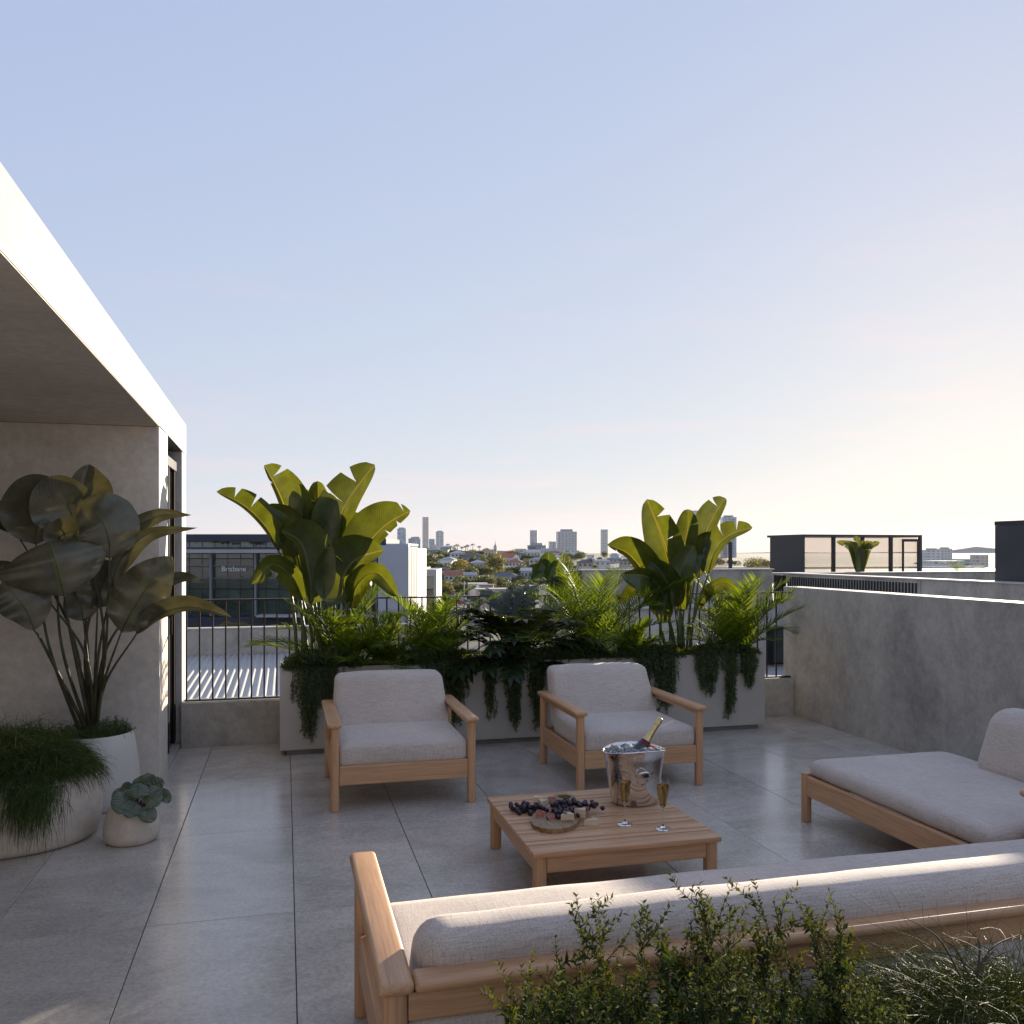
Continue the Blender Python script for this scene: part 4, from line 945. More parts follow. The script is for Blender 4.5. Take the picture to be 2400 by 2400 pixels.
# ice
rn = random.Random(4); ice_me = []
for q in range(3):
    bm = bmesh.new(); bmesh.ops.create_cube(bm, size=.034); bmesh.ops.bevel(bm, geom=list(bm.edges), offset=.005, segments=2, affect='EDGES')
    for v in bm.verts: v.co += Vector((rn.gauss(0, .0012), rn.gauss(0, .0012), rn.gauss(0, .0012)))
    me = bpy.data.meshes.new('ice_cube'); bm.to_mesh(me); bm.free(); me.materials.append(M['ice']); me.polygons.foreach_set('use_smooth', [True]*len(me.polygons)); ice_me.append(me)
cells = []
for i in range(-3, 4):
    for j in range(-3, 4):
        x, y = i * .038, j * .036
        if (x / .128) ** 2 + (y / .108) ** 2 < 1 and not (x > .035 and y > -.02): cells.append((x, y))
for (x, y) in cells:
    o = bpy.data.objects.new('ice_cube', ice_me[rn.randint(0, 2)]); COL.objects.link(o); o.location = BK + Vector((x + rn.uniform(-.003, .003), y + rn.uniform(-.003, .003), .262 + rn.uniform(-.006, .014)))
    o.rotation_euler = (rn.uniform(-.5, .5), rn.uniform(-.5, .5), rn.uniform(0, 1.5)); tag(o, 'clear ice cube heaped in the steel champagne bucket', 'ice cube', 'ice cubes in the champagne bucket')
    o.scale = (.92,) * 3
# ---- bottle
bo = thing('champagne_bottle', 'dark green champagne bottle with gold foil leaning in the ice bucket', 'bottle', BK + Vector((.045, .035, .03)))
ax = Vector((.60, .05, .80)).normalized(); b0 = BK + Vector((-.062, .022, .118)); Mx = Matrix.Translation(b0) @ ax.to_track_quat('Z', 'Y').to_matrix().to_4x4()
def lathe_at(prof, n=28):
    m = MB().lathe(prof, n); m.v = [tuple(Mx @ Vector(v)) for v in m.v]; return m
lathe_at([(.002, 0), (.040, 0), (.043, .004), (.043, .165), (.041, .19), (.034, .218), (.026, .240), (.020, .258)]).build('glass', M['bottle'], bo, smooth=True, auto=50)
lathe_at([(.0255, .243), (.0212, .2585), (.0172, .285), (.0156, .325), (.0152, .345), (.0178, .347), (.0178, .357), (.0162, .359), (.0170, .366), (.0165, .384), (.012, .390), (.001, .391)]).build('foil', M['gold'], bo, smooth=True, auto=50)
lathe_at([(.0352, .216), (.0348, .2165), (.0268, .2405), (.0262, .2435), (.0258, .2440)]).build('neck_band', M['foil_red'], bo, smooth=True)
# ---- flutes
def flute(x, y, label):
    f = thing('champagne_flute', label, 'glass', (x, y, ZT), 'champagne flutes on the table'); c = (x, y, ZT + .0004)
    o_ = [(.001, 0), (.0335, 0), (.0342, .0012), (.030, .0025), (.012, .0060), (.0050, .014), (.0036, .030), (.0034, .075), (.0042, .085), (.0100, .098), (.0190, .125), (.0255, .155), (.0282, .185), (.0280, .205), (.0268, .222)]
    i_ = [(.0262, .222), (.0273, .205), (.0275, .185), (.0248, .156), (.0183, .126), (.0094, .101), (.001, .093)]
    o_ = [(r * 1.08, z * 1.08) for r, z in o_]; i_ = [(r * 1.08, z * 1.08) for r, z in i_]
    MB().lathe(o_ + i_, 40, c).build('glass', M['glass'], f, smooth=True, auto=70)
    MB().lathe([(r * 1.08, z * 1.08) for r, z in [(.001, .0945), (.0090, .1018), (.0180, .1265), (.0245, .1562), (.0272, .185), (.0272, .1945), (.001, .1945)]], 40, c).build('wine', M['wine'], f, smooth=True, auto=50)
    bm = bmesh.new(); rr = random.Random(label)
    for k in range(26):
        z = rr.uniform(.11, .19); r0 = .018 * (z - .09) / .1 * rr.random() ** .5; a = rr.uniform(0, 6.28)
        bmesh.ops.create_icosphere(bm, subdivisions=1, radius=rr.uniform(.0007, .0017), matrix=Matrix.Translation((x + r0*math.cos(a), y + r0*math.sin(a), ZT + z)))
    MB().from_bm(bm).build('bubbles', M['glass'], f, smooth=True, props={'kind': 'stuff'})
flute(1.607, 3.998, 'champagne flute standing in front of the steel bucket'); flute(1.757, 3.886, 'champagne flute nearest the right corner of the table')
# ---- board: an oval paddle with a ring handle
BA = Vector((1.282, 4.105)); BB = Vector((1.452, 4.475)); axd = (BB - BA).normalized(); sdv = Vector((axd.y, -axd.x))
bd = thing('serving_board', 'olive wood serving board with ring handle under the grapes and cheese', 'board', (BA.x, BA.y, ZT))
outl = []; L_ = (BB - BA).length
def hw(t):   # half width along the axis, t in metres from the oval's centre
    body = .118 * math.sqrt(max(0, 1 - (t / .165) ** 2)) if abs(t) < .165 else 0
    ring = .060 * math.sqrt(max(0, 1 - ((t - L_ + .02) / .066) ** 2)) if abs(t - L_ + .02) < .066 else 0
    neck = .034 if .12 < t < L_ - .05 else 0
    return max(body, ring, neck)
ts = [-.165 + (L_ + .046 + .165) * k / 70 for k in range(71)]
hole_c, hole_r = L_ - .015, .034
vs, fs = [], []
bm = bmesh.new()
def ring_pts(z):
    R_ = [BA + axd * t + sdv * hw(t) for t in ts]; L2 = [BA + axd * t - sdv * hw(t) for t in ts[1:-1]]; P_ = R_ + L2[::-1]; return [bm.verts.new((p.x, p.y, z)) for p in P_]
z0, z1 = ZT + .001, ZT + .021
# column strips give a hole: split each cross-section either side of the ring's hole
def cross(t):
    h = hw(t); dh = abs(t - hole_c); ho = math.sqrt(max(0, hole_r ** 2 - dh ** 2)) * (1.1) if dh < hole_r else 0
    return h, ho
bmx = MB()
for sg in (1, -1):
    o = len(bmx.v)
    for t in ts:
        h, ho = cross(t); P0 = BA + axd * t + sdv * sg * ho; P1 = BA + axd * t + sdv * sg * max(h, ho + .0005)
        for (p, z) in ((P0, z0), (P1, z0), (P1, z1), (P0, z1)): bmx.v.append((p.x, p.y, z)); bmx.uv.append((0, 0))
    for k in range(70):
        a, b = o + 4*k, o + 4*k + 4
        for q in range(4):
            f = (a+q, a+(q+1) % 4, b+(q+1) % 4, b+q)
            if q == 3 and cross(ts[k])[1] == 0 and cross(ts[k+1])[1] == 0: continue
            bmx.f.append(f if sg > 0 else f[::-1])
bm.free()
bmx.build('paddle', M['board'], bd, auto=40)
# ---- grapes
gme = bpy.data.meshes.new('grape'); bm = bmesh.new(); bmesh.ops.create_uvsphere(bm, u_segments=12, v_segments=8, radius=1.0); bmesh.ops.scale(bm, vec=(1, 1, 1.15), verts=bm.verts); bm.to_mesh(gme); bm.free(); gme.materials.append(M['grape']); gme.polygons.foreach_set('use_smooth', [True]*len(gme.polygons))
def bunch(label, pts, n, r, seed, z):
    rn = random.Random(seed); path = catmull([Vector((x, y, z)) for x, y in pts], 20); b = thing('grape_bunch', label, 'grapes', path[10], 'grape bunches on the board'); placed = []; k = 0; tries = 0
    while k < n and tries < 4000:
        tries += 1; c = path[rn.randint(0, 20)]; lev = rn.choice((0, 0, 1)); p = c + Vector((rn.gauss(0, .027), rn.gauss(0, .025), r + lev * r * 1.5)); 
        if any((p - q).length < r * 1.72 for q in placed): continue
        placed.append(p); o = bpy.data.objects.new('grape', gme); COL.objects.link(o); o.parent = b; o.location = p - b.location; s = r * rn.uniform(.9, 1.08); o.scale = (s, s, s); o.rotation_euler = (rn.uniform(0, 3), rn.uniform(0, 3), 0); k += 1
    MB().tube([p + Vector((0, 0, r * 1.2)) for p in path[::4]], .0017, 5).build('stalk', M['twig'], b)
bunch('dark grape bunch lying on the table left of the board', [(1.165,4.345),(1.205,4.300),(1.250,4.265)], 30, .0128, 1, ZT)
bunch('dark grape bunch trailing off the right side of the board', [(1.370,4.285),(1.445,4.255),(1.520,4.205)], 36, .0128, 2, ZT + .018)
bunch('small-berried dark grape bunch on the front of the board', [(1.300,4.165),(1.335,4.140),(1.365,4.120)], 36, .0104, 3, ZT + .021)
# ---- figs and cheese
def fig(x, y, rz, tilt, label):
    f = thing('fig_wedge', label, 'fig', (x, y, ZT + .021), 'cut figs on the board'); sk = MB(); fl_ = MB(); K = 9
    pr = [(-.022, .005), (-.020, .015), (-.010, .022), (.002, .021), (.014, .014), (.025, .005), (.030, .0015)]
    Mr = Matrix.Translation((x, y, ZT + .034)) @ Matrix.Rotation(rz, 4, 'Z') @ Matrix.Rotation(tilt, 4, 'X') @ Matrix.Rotation(R(70), 4, 'Y')
    vs = [tuple(Mr @ Vector((r * math.cos(math.pi * j / K), r * math.sin(math.pi * j / K), z))) for z, r in pr for j in range(K + 1)]
    sk.add(vs, [(i*(K+1)+j, i*(K+1)+j+1, (i+1)*(K+1)+j+1, (i+1)*(K+1)+j) for i in range(len(pr)-1) for j in range(K)]); sk.build('skin', M['fig_skin'], f, smooth=True)
    o = [tuple(Mr @ Vector((r, -.0004, z))) for z, r in pr] + [tuple(Mr @ Vector((-r, -.0004, z))) for z, r in pr[::-1]]
    fl_.add(o, [tuple(range(len(o)))]); fl_.build('flesh', M['fig'], f)
fig(1.222, 4.160, R(-25), R(-35), 'cut fig with red flesh, leftmost on the board'); fig(1.262, 4.105, R(15), R(-40), 'cut fig with red flesh at the front left edge of the board')
fig(1.350, 4.375, R(10), R(-45), 'cut fig beside the ring handle of the board'); fig(1.410, 4.175, R(-20), R(-40), 'cut fig between the grapes and the cheese'); fig(1.460, 4.160, R(25), R(-35), 'cut fig at the right edge of the board')
def wedge(x, y, rz, L_, W_, Hh, label, z=None, tip=0.0):
    z = ZT + .0215 if z is None else z; c = thing('cheese_wedge', label, 'cheese', (x, y, z), 'cheese wedges on the board'); Mr = Matrix.Translation((x, y, z)) @ Matrix.Rotation(rz, 4, 'Z') @ Matrix.Rotation(tip, 4, 'X')
    P_ = [(0, 0), (L_, -W_/2), (L_, W_/2)]; vs = [tuple(Mr @ Vector((a, b, 0))) for a, b in P_] + [tuple(Mr @ Vector((a, b, Hh))) for a, b in P_]
    MB().add(vs, [(2,1,0),(3,4,5),(0,1,4,3),(2,0,3,5)]).build('paste', M['cheese'], c); MB().add([vs[1], vs[2], vs[5], vs[4]], [(0,1,2,3)]).build('rind', M['rind'], c)
wedge(1.300, 4.065, R(20), .062, .052, .030, 'cheese wedge at the front edge of the board', tip=R(0)); wedge(1.345, 4.085, R(75), .056, .050, .024, 'low cheese wedge behind the front wedge')
wedge(1.385, 4.110, R(-20), .055, .050, .040, 'tall cheese wedge leaning at the right of the board', ZT + .022); wedge(1.405, 4.020, R(10), .068, .050, .028, 'cheese wedge lying on the table right of the board', ZT + .001)
wedge(1.262, 4.280, R(60), .056, .055, .034, 'cheese wedge between the grapes at the back left', ZT + .022); wedge(1.290, 4.325, R(150), .050, .045, .045, 'upright cheese wedge at the back of the board', ZT + .022)
# =================================================================== NEIGHBOURING ROOFS
M['corrugated'] = plain('corrugated_steel', (.44, .42, .39), .5, .15, .04, 2)
M['white_wall'] = plain('white_painted_wall', (.72, .70, .67), .7, 0, .05, 1.2)
def window_mat(name, col, rough=.06, var=.5, sc=(.25, .25, .5)):
    m, N, L, b = mat_base(name); f = noise_n(N, L, coords(N, L, sc, rnd=30), 1.0, 5, .6, .8)
    L.new(ramp(N, L, f, [(.3, tuple(c*(1-var) for c in col)), (.7, tuple(c*(1+var) for c in col))]), b.inputs['Base Color']); b.inputs['Roughness'].default_value = rough; b.inputs['Specular IOR Level'].default_value = .8
    return m
M['window'] = window_mat('window_glass', (.05, .06, .065)); M['window_far'] = window_mat('far_window_glass', (.055, .075, .085), .12)
def clear_pane():
    m, N, L, b = mat_base('penthouse_glass'); g = N.new('ShaderNodeBsdfGlossy'); g.inputs['Roughness'].default_value = .02; t = N.new('ShaderNodeBsdfTransparent'); t.inputs['Color'].default_value = (.80, .78, .76, 1)
    fr = N.new('ShaderNodeLayerWeight'); fr.inputs['Blend'].default_value = .18; ms = N.new('ShaderNodeMixShader'); L.new(fr.outputs['Facing'], ms.inputs[0]); L.new(t.outputs[0], ms.inputs[1]); L.new(g.outputs[0], ms.inputs[2])
    L.new(ms.outputs[0], [n for n in N if n.type == 'OUTPUT_MATERIAL'][0].inputs[0]); return m
M['pane'] = clear_pane()
def part(name, mat, parent, *b): return MB().box(*b).build(name, mat, parent)

# roof below the railing, left
mr = thing('metal_roof_building', 'low building with pale corrugated metal roof below the left end of the railing', 'building', (-1, 11, -.2))
NC = 120; prof = MB(); x0, x1 = -14.0, 3.9
for j, (y, z) in enumerate(((10.5, -1.24), (23.98, -1.10))):
    for i in range(NC * 8 + 1):
        x = x0 + (x1 - x0) * i / (NC * 8); ph = i / 8 * 2 * math.pi
        prof.v.append((x, y, z +   .026 * max(-.55, math.sin(ph)))); prof.uv.append((0, 0))
n_ = NC * 8 + 1; prof.f = [(i, i + 1, n_ + i + 1, n_ + i) for i in range(n_ - 1)]
prof.build('corrugated_sheet', M['corrugated'], mr, smooth=True)
part('parapet', M['concrete'], mr, -14, 4.0, 24.0, 24.25, -4, -.43); part('capping', M['concrete_pale'], mr, -14.02, 4.02, 23.97, 24.28, -.428, -.395)  # paler top strip paints the sunlit edge of the parapet
part('wall', M['concrete'], mr, -14, 3.9, 10.5, 23.9, -16, -1.32)

# concrete apartments to the right
na = thing('concrete_apartment_building', 'stepped grey concrete apartment block with dark rooftop rooms on the right', 'building', (11, 18, -16))
part('front_parapet', M['concrete'], na, 6.25, 10.86, 18.0, 18.25, -.2, 1.175); part('front_capping', M['concrete_pale'], na, 6.2, 10.9, 17.97, 18.28, 1.177, 1.20)  # pale strip on the parapet carries its lit top as colour
part('screen_wall', M['concrete'], na, 5.62, 6.248, 18.12, 18.25, -.2, 1.175)
for k in range(12): part('batten', M['clad_dark'], na, 5.66 + k*.048, 5.682 + k*.048, 18.08, 18.118, .80, 1.17)
part('corner_post', M['frame_dark'], na, 5.58, 5.62, 18.0, 18.2, .75, 1.19)
part('planter_ledge', M['concrete_pale'], na, 5.25, 6.6, 17.2, 17.95, -16, .86)
part('balcony_ledge', M['concrete_pale'], na, 6.7, 10.4, 17.55, 17.995, .36, .43); part('front_wall', M['concrete_pale'], na, 6.7, 10.93, 17.70, 17.99, -16, .355)
part('second_screen_wall', M['clad_dark'], na, 7.35, 8.05, 17.93, 17.995, .74, 1.05)
part('dark_column', M['frame_dark'], na, 10.87, 10.99, 17.62, 17.95, .42, 1.06)
part('side_wall', M['concrete'], na, 11.0, 11.25, -4, 17.60, -16, 1.09); part('side_capping', M['concrete_pale'], na, 10.97, 11.28, -4, 17.62, 1.092, 1.115)  # lit edge of the side wall put into a paler strip
for k in range(48):
    y = 13.38 + k * .0875; part('batten', M['clad_dark'], na, 10.955, 10.998, y, y + .022, .10, 1.03)
part('screen_back', M['concrete'], na, 10.985, 10.999, 13.3, 17.58, .08, 1.05)
part('corner_wall', M['concrete_pale'], na, 10.45, 11.0, 17.62, 17.70, -16, .40)
wn_ = part('window', M['frame_dark'], na, 10.50, 10.99, 17.56, 17.615, -.95, -.10); part('pane', M['window'], wn_, 10.62, 10.95, 17.545, 17.556, -.90, -.16)
part('lower_terrace', M['concrete_pale'], na, 5.05, 10.99, 7.9, 17.55, -1.3, -1.0)
part('lower_kerb', M['white_wall'], na, 8.6, 8.8, 8.2, 17.5, -.999, -.72)
part('roof_deck', M['concrete'], na, 16.2, 48, 30.35, 52, -16, .42); part('roof_deck_front', M['concrete'], na, 11.3, 48, 18.31, 29.9, -16, .42); part('roof_deck_side', M['concrete'], na, 11.3, 30, -4, 18.29, -16, .60)
part('roof_step', M['concrete'], na, 14.5, 40, 30.0, 30.3, .43, .74); part('roof_step_capping', M['concrete_pale'], na, 14.4, 40, 29.95, 30.35, .742, .775)  # paler strip stands for the sunlit top of the step
part('rear_parapet', M['concrete_pale'], na, 16.3, 48, 51.5, 51.8, .43, .55)

def penthouse(name, label, x0, x1, y0, y1, z0, z1, panes, door=False, side=True):
    h = thing(name, label, 'rooftop room', ((x0+x1)/2, (y0+y1)/2, z0), 'dark rooftop rooms')
    part('roof', M['clad_dark'], h, x0, x1, y0, y1, z1 - .12, z1)
    part('side_wall' if side else 'corner_post', M['clad_dark'], h, x0, x0 + .15, y0 + .002, (y1 - .3) if side else y0 + .15, z0, z1 - .122)
    part('corner_post', M['clad_dark'], h, x1 - .15, x1 - .002, y0, y0 + .15, z0, z1 - .122)
    xs_ = [x0 + .151 + (x1 - x0 - .302) * k / panes for k in range(panes + 1)]
    for k in range(panes):
        if k: part('mullion', M['frame_dark'], h, xs_[k] - .09, xs_[k] + .09, y0 + .03, y0 + .16, z0, z1 - .123)
        part('glass_pane', M['pane'], h, xs_[k] + (.091 if k else .001), xs_[k+1] - .091, y0 + .10, y0 + .12, z0, z1 - .124)
    if door:
        d = part('door', M['frame_dark'], h, x1 - 1.26, x1 - 1.14, y0 - .02, y0 + .02, z0, z1 - .22)
        part('door_head', M['frame_dark'], d, x1 - 1.138, x1 - .2, y0 - .018, y0 + .018, z1 - .36, z1 - .22); part('door_jamb', M['frame_dark'], d, x1 - .32, x1 - .2, y0 - .02, y0 + .02, z0, z1 - .362)
    return h
penthouse('rooftop_room', 'dark framed glass rooftop room with a door, in the middle distance', 25.75, 33.0, 39.8, 43.2, .43, 2.47, 4, True)
penthouse('rooftop_room', 'dark framed glass rooftop room partly hidden by the right bird of paradise', 17.8, 22.7, 41.5, 45.0, .43, 2.10, 3, side=False)
bx = thing('rooftop_room', 'plain charcoal rooftop box at the right edge of the photo', 'rooftop room', (13, 9, .6), 'dark rooftop rooms')
part('walls', M['clad_dark'], bx, 11.30, 16, 2.0, 11.93, .61, 2.02); part('roof', M['frame_dark'], bx, 11.295, 16.05, 1.99, 11.935, 2.022, 2.09)

def roof_palm(u, v, D, size, label, seed, kind='palm'):
    p = at_d(u, v, D); rn = random.Random(seed); r = thing('rooftop_plant', label, 'plant', p, 'plants on the neighbouring roofs')
    for i in range(12 if kind == 'palm' else 8):
        az = i * 2.4 + rn.uniform(-.3, .3)
        if kind == 'palm': frond_mb(p, az, size * rn.uniform(.8, 1.1), R(rn.uniform(35, 85)), R(rn.uniform(50, 100)), size * .3, 16, seed*50+i).build('frond', M['palm'], r)
        else:
            q = Vector((math.cos(az), math.sin(az), 0)); mid = [p, p + Vector((0, 0, size*.35)) + q*size*.06, p + Vector((0, 0, size*.75)) + q*size*.2, p + Vector((0, 0, size*rn.uniform(.75, 1.05))) + q*size*rn.uniform(.3, .6)]
            mb, C = blade_mb(mid, size*.13, R(15), R(15), 'banana', [(.6,'R',.06),(.8,'L',.08)], n=14, m=3, seed=i); mb.build('leaf', M['banana'], r, smooth=True)
roof_palm(2250, 1352, 40, 1.05, 'small backlit palm between the two dark rooftop rooms', 61)
roof_palm(2015, 1352, 36, 1.65, 'broad-leaved plant in front of the glass rooftop room', 62, 'banana')
roof_palm(1555, 1345, 34, .95, 'small palm on the roof edge left of the right bird of paradise', 63)
roof_palm(1640, 1333, 48, .75, 'small palm beside the far dark rooftop room', 64)
M['elephant_ear'] = leaf_mat('elephant_ear_leaf', (.030, .062, .016), (.045, .08, .022), .18, .4, veins=9, var=.2, rnd=False)
# elephant-ear plant on the neighbour's ledge
al = thing('elephant_ear_plant', 'round-leaved elephant ear plant on the ledge of the neighbouring block', 'plant', (5.5, 17.5, .87))
rn = random.Random(8)
for i, (u, v, w, dy) in enumerate(((1262,1338,20,0),(1285,1318,26,.1),(1306,1332,22,.1),(1256,1352,16,-.1),(1290,1345,20,-.2),(1275,1325,20,.2),(1312,1348,14,.2))):
    c = at_y(u, v, 17.5 + dy); f = Vector((5.55 + rn.uniform(-.1, .1), 17.55, .87)); W_ = w / 2050 * 17.5
    d = Vector((rn.gauss(0, .5), -.2, rn.uniform(.3, .9))).normalized() * W_
    mb, C = blade_mb([c - d * .9, c, c + d * .6, c + d * 1.1], W_ * .95, R(15), R(15), 'round', n=12, m=4, seed=i, cup=.2); mb.build('leaf', M['elephant_ear'], al, smooth=True)
    MB().tube(catmull([f, f.lerp(c, .5) + Vector((0, 0, .1)), c], 8), .012, 5).build('stem', M['petiole'], al)
rng = np.random.default_rng(5); Q = []
for k in range(420):
    x = rn.uniform(5.26, 5.8); p0 = Vector((x, 17.19, .87)); p1 = p0 + Vector((rn.gauss(0, .05), -rn.uniform(.03, .15), rn.uniform(.02, .2))); p2 = p1 + Vector((0, -.03, -rn.uniform(.2, .75)))
    Q.append(strand_needles(catmull([p0, p1, p2], 8), .03, .07, .010, rng, 1.0, 2))
tl = fast_quads('foliage', np.concatenate(Q), M['rosemary']); tr_ = thing('trailing_plant', 'trailing green plant hanging below the elephant ear plant', 'plant', (5.5, 17.2, .87)); put_under(tl, tr_); tl['kind'] = 'stuff'

# =================================================================== CITY
M['grass'] = plain('suburban_ground', (.040, .048, .024), .95, 0, .4, .03); M['asphalt'] = plain('asphalt', (.055, .055, .058), .9, 0, .1, .5)
GZ = [(-200, -16), (60, -16), (240, -16), (300, -14.5), (380, -12.5), (450, -10), (500, -7.7), (560, -5.5), (650, -3.5), (760, -4), (1100, -8), (2000, -6), (4500, 0), (9000, 5)]
def ground_z(x, y):
    D = x * _fw.x + y * _fw.y; lat = x * _rt.x + y * _rt.y; D = max(D, -200)
    for (a, za), (b, zb_) in zip(GZ, GZ[1:]):
        if a <= D <= b:
            z = za + (zb_ - za) * (D - a) / (b - a); break
    else: z = GZ[-1][1]
    side = 1 / (1 + (max(0, abs(lat + 30) - 110) / 120) ** 2) if 200 < D < 1000 else 1
    return -16 + (z + 16) * side + 1.2 * mnoise.noise((x * .006, y * .006, 0)) * (D > 120)
gm = MB(); Ds = [-160, -60, 0, 30, 60, 120, 180, 220, 260, 300, 340, 380, 420, 470, 520, 580, 650, 720, 800, 950, 1200, 1600, 2000, 2400, 2700]
NL = 60
for D in Ds:
    for k in range(NL + 1):
        lat = (k / NL * 2 - 1) * (220 + max(0, D) * .8); p = _fw * D + _rt * lat; gm.v.append((p.x, p.y, ground_z(p.x, p.y))); gm.uv.append((0, 0))
gm.f = [(i*(NL+1)+k, i*(NL+1)+k+1, (i+1)*(NL+1)+k+1, (i+1)*(NL+1)+k) for i in range(len(Ds)-1) for k in range(NL)]
structure(gm.build('ground', M['grass'], smooth=True))
# our own building below the terrace
tag(MB().box(-9, 4.99, TY0, 7.79, -16, -.452).build('apartment_block', M['concrete'] ), 'concrete apartment block carrying the terrace', 'building')

CM = {}
def wallmat(name, col, rough=.75, var=.06, sc=.15):
    if name not in CM: CM[name] = plain(name, col, rough, 0, var, sc)
    return CM[name]
def facade_mat(name, wall, glass, sx, sz, mortar=.35, rough=.35):
    """far tower face: window grid too small to pick apart"""
    m, N, L, b = mat_base(name); tc = N.new('ShaderNodeTexCoord'); s = N.new('ShaderNodeSeparateXYZ'); L.new(tc.outputs['Object'], s.inputs[0])
    ad = N.new('ShaderNodeMath'); ad.operation = 'ADD'; L.new(s.outputs['X'], ad.inputs[0]); L.new(s.outputs['Y'], ad.inputs[1])
    cb = N.new('ShaderNodeCombineXYZ'); L.new(ad.outputs[0], cb.inputs['X']); L.new(s.outputs['Z'], cb.inputs['Y'])
    br = N.new('ShaderNodeTexBrick'); br.offset = 0; br.inputs['Scale'].default_value = 1.0; br.inputs['Brick Width'].default_value = sx; br.inputs['Row Height'].default_value = sz; br.inputs['Mortar Size'].default_value = mortar; br.inputs['Mortar Smooth'].default_value = .3
    br.inputs['Color1'].default_value = tuple(glass) + (1,); br.inputs['Color2'].default_value = tuple(c * 1.9 for c in glass) + (1,); br.inputs['Mortar'].default_value = tuple(wall) + (1,)
    L.new(cb.outputs[0], br.inputs['Vector']); L.new(br.outputs['Color'], b.inputs['Base Color']); b.inputs['Roughness'].default_value = rough; return m
FA = {'pale': facade_mat('pale_tower_face', (.68, .65, .62), (.24, .26, .28), 3.4, 3.3, .9), 'glass': facade_mat('blue_tower_face', (.48, .53, .58), (.20, .26, .32), 5, 3.6, .5, .2),
      'warm': facade_mat('warm_tower_face', (.66, .57, .50), (.32, .29, .27), 4.5, 3.3, 1.0), 'dark': facade_mat('dark_block_face', (.20, .22, .25), (.07, .09, .12), 6, 3.6, .8), 'white': facade_mat('white_block_face', (.74, .72, .69), (.26, .28, .30), 5, 3.5, 1.2)}
def obox(mb, c, w, d, z0, z1, ang):
    """upright box, centre c, turned by ang"""
    ca, sa = math.cos(ang), math.sin(ang); P_ = [(c[0] + ca*x - sa*y, c[1] + sa*x + ca*y) for x, y in ((-w/2,-d/2),(w/2,-d/2),(w/2,d/2),(-w/2,d/2))]
    return mb.add([(x, y, z0) for x, y in P_] + [(x, y, z1) for x, y in P_], [(0,3,2,1),(4,5,6,7),(0,1,5,4),(1,2,6,5),(2,3,7,6),(3,0,4,7)])
def tower(u0, u1, v, D, face, label, ang=R(-10), steps=(), crown=True, round_=False, fins=0):
    a, b = at_d(u0, v, D), at_d(u1, v, D); c = (a + b) / 2; w = (b - a).length; ztop = c.z; zb_ = -16
    t = thing('tower', label, 'tower', (c.x, c.y, zb_), 'towers on the skyline'); W_ = w / (abs(math.cos(ang + YAW)) + .55 * abs(math.sin(ang + YAW))) if not round_ else w
    if round_: MB().lathe([(W_*.02, zb_), (W_/2, zb_), (W_/2, ztop), (W_*.02, ztop)], 28, (c.x, c.y, 0)).build('walls', FA[face], t, smooth=True, auto=40)
    else: obox(MB(), c, W_, W_*.6, zb_, ztop, ang).build('walls', FA[face], t)
    if crown: obox(MB(), c, W_*.6, W_*.35, ztop, ztop + W_*.12, ang).build('roof_plant', wallmat('roof_grey', (.35, .36, .38)), t)
    if fins:
        ca, sa = math.cos(ang), math.sin(ang)
        for k in range(fins):
            x = -W_/2 + W_ * (k + .5) / fins; cc = (c.x + ca*x + sa*W_*.3, c.y + sa*x - ca*W_*.3); obox(MB(), cc, W_*.028, W_*.05, zb_, ztop*1.0, ang).build('fin', wallmat('fin_white', (.72, .70, .67)), t)
    for (q, ud, vd) in steps:
        e = at_d(ud, vd, D); x = (e - c).dot(_rt); obox(MB(), (c.x + _rt.x*x, c.y + _rt.y*x + W_*.1), w*q, W_*.5, zb_, e.z, ang).build('wing', FA[face], t)
tower(990, 1005, 1212, 1900, 'warm', 'slender tallest tower on the left of the skyline', fins=5, crown=False)
tower(931, 953, 1239, 1800, 'glass', 'round-topped bluish tower behind the white building', round_=True)
tower(957, 986, 1262, 1700, 'glass', 'low cluster of apartment slabs left of the tallest tower', steps=[(.5, 976, 1258)])
tower(1005, 1019, 1263, 1750, 'glass', 'short bluish tower just right of the tallest tower', crown=False)
tower(1021, 1040, 1246, 1500, 'white', 'stout white tower at the left edge of the wooded hill')
tower(1242, 1260, 1243, 1700, 'pale', 'round pale tower right of the church', round_=True, crown=False)
tower(1304, 1351, 1246, 1150, 'pale', 'broad apartment tower with upright white fins', fins=11, steps=[(.30, 1296, 1270)])
tower(1286, 1302, 1269, 1200, 'pale', 'stepped apartment slab left of the broad tower', crown=False)
tower(1408, 1424, 1241, 1900, 'pale', 'slim pale tower left of the right bird of paradise', crown=False)
tower(1690, 1724, 1212, 1300, 'glass', 'tall twin tower behind the right bird of paradise', fins=4)
tower(1613, 1640, 1200, 1350, 'white', 'pale tower hidden behind the right bird of paradise')
tower(1351, 1358, 1290, 1500, 'white', 'thin low tower at the right side of the broad tower', crown=False)
tower(1208, 1236, 1286, 900, 'pale', 'wide low grey office block right of the church', crown=False, ang=R(-20))
tower(1236, 1282, 1278, 950, 'dark', 'dark stepped office block right of the church', steps=[(.4, 1248, 1284)], ang=R(-20))
tower(1268, 1290, 1285, 930, 'white', 'white banded office block beside the dark office block', crown=False, ang=R(-20))
tower(1318, 1344, 1289, 800, 'white', 'cream low apartment block under the broad tower', crown=False)
tower(2165, 2200, 1289, 1100, 'white', 'left white slab block in the far right distance'); tower(2199, 2228, 1286, 1120, 'pale', 'right white slab block in the far right distance')
tower(2168, 2250, 1314, 800, 'white', 'long low white hospital-like block far right', crown=False); tower(2235, 2282, 1310, 1000, 'glass', 'low grey block behind the small rooftop palm', crown=False)
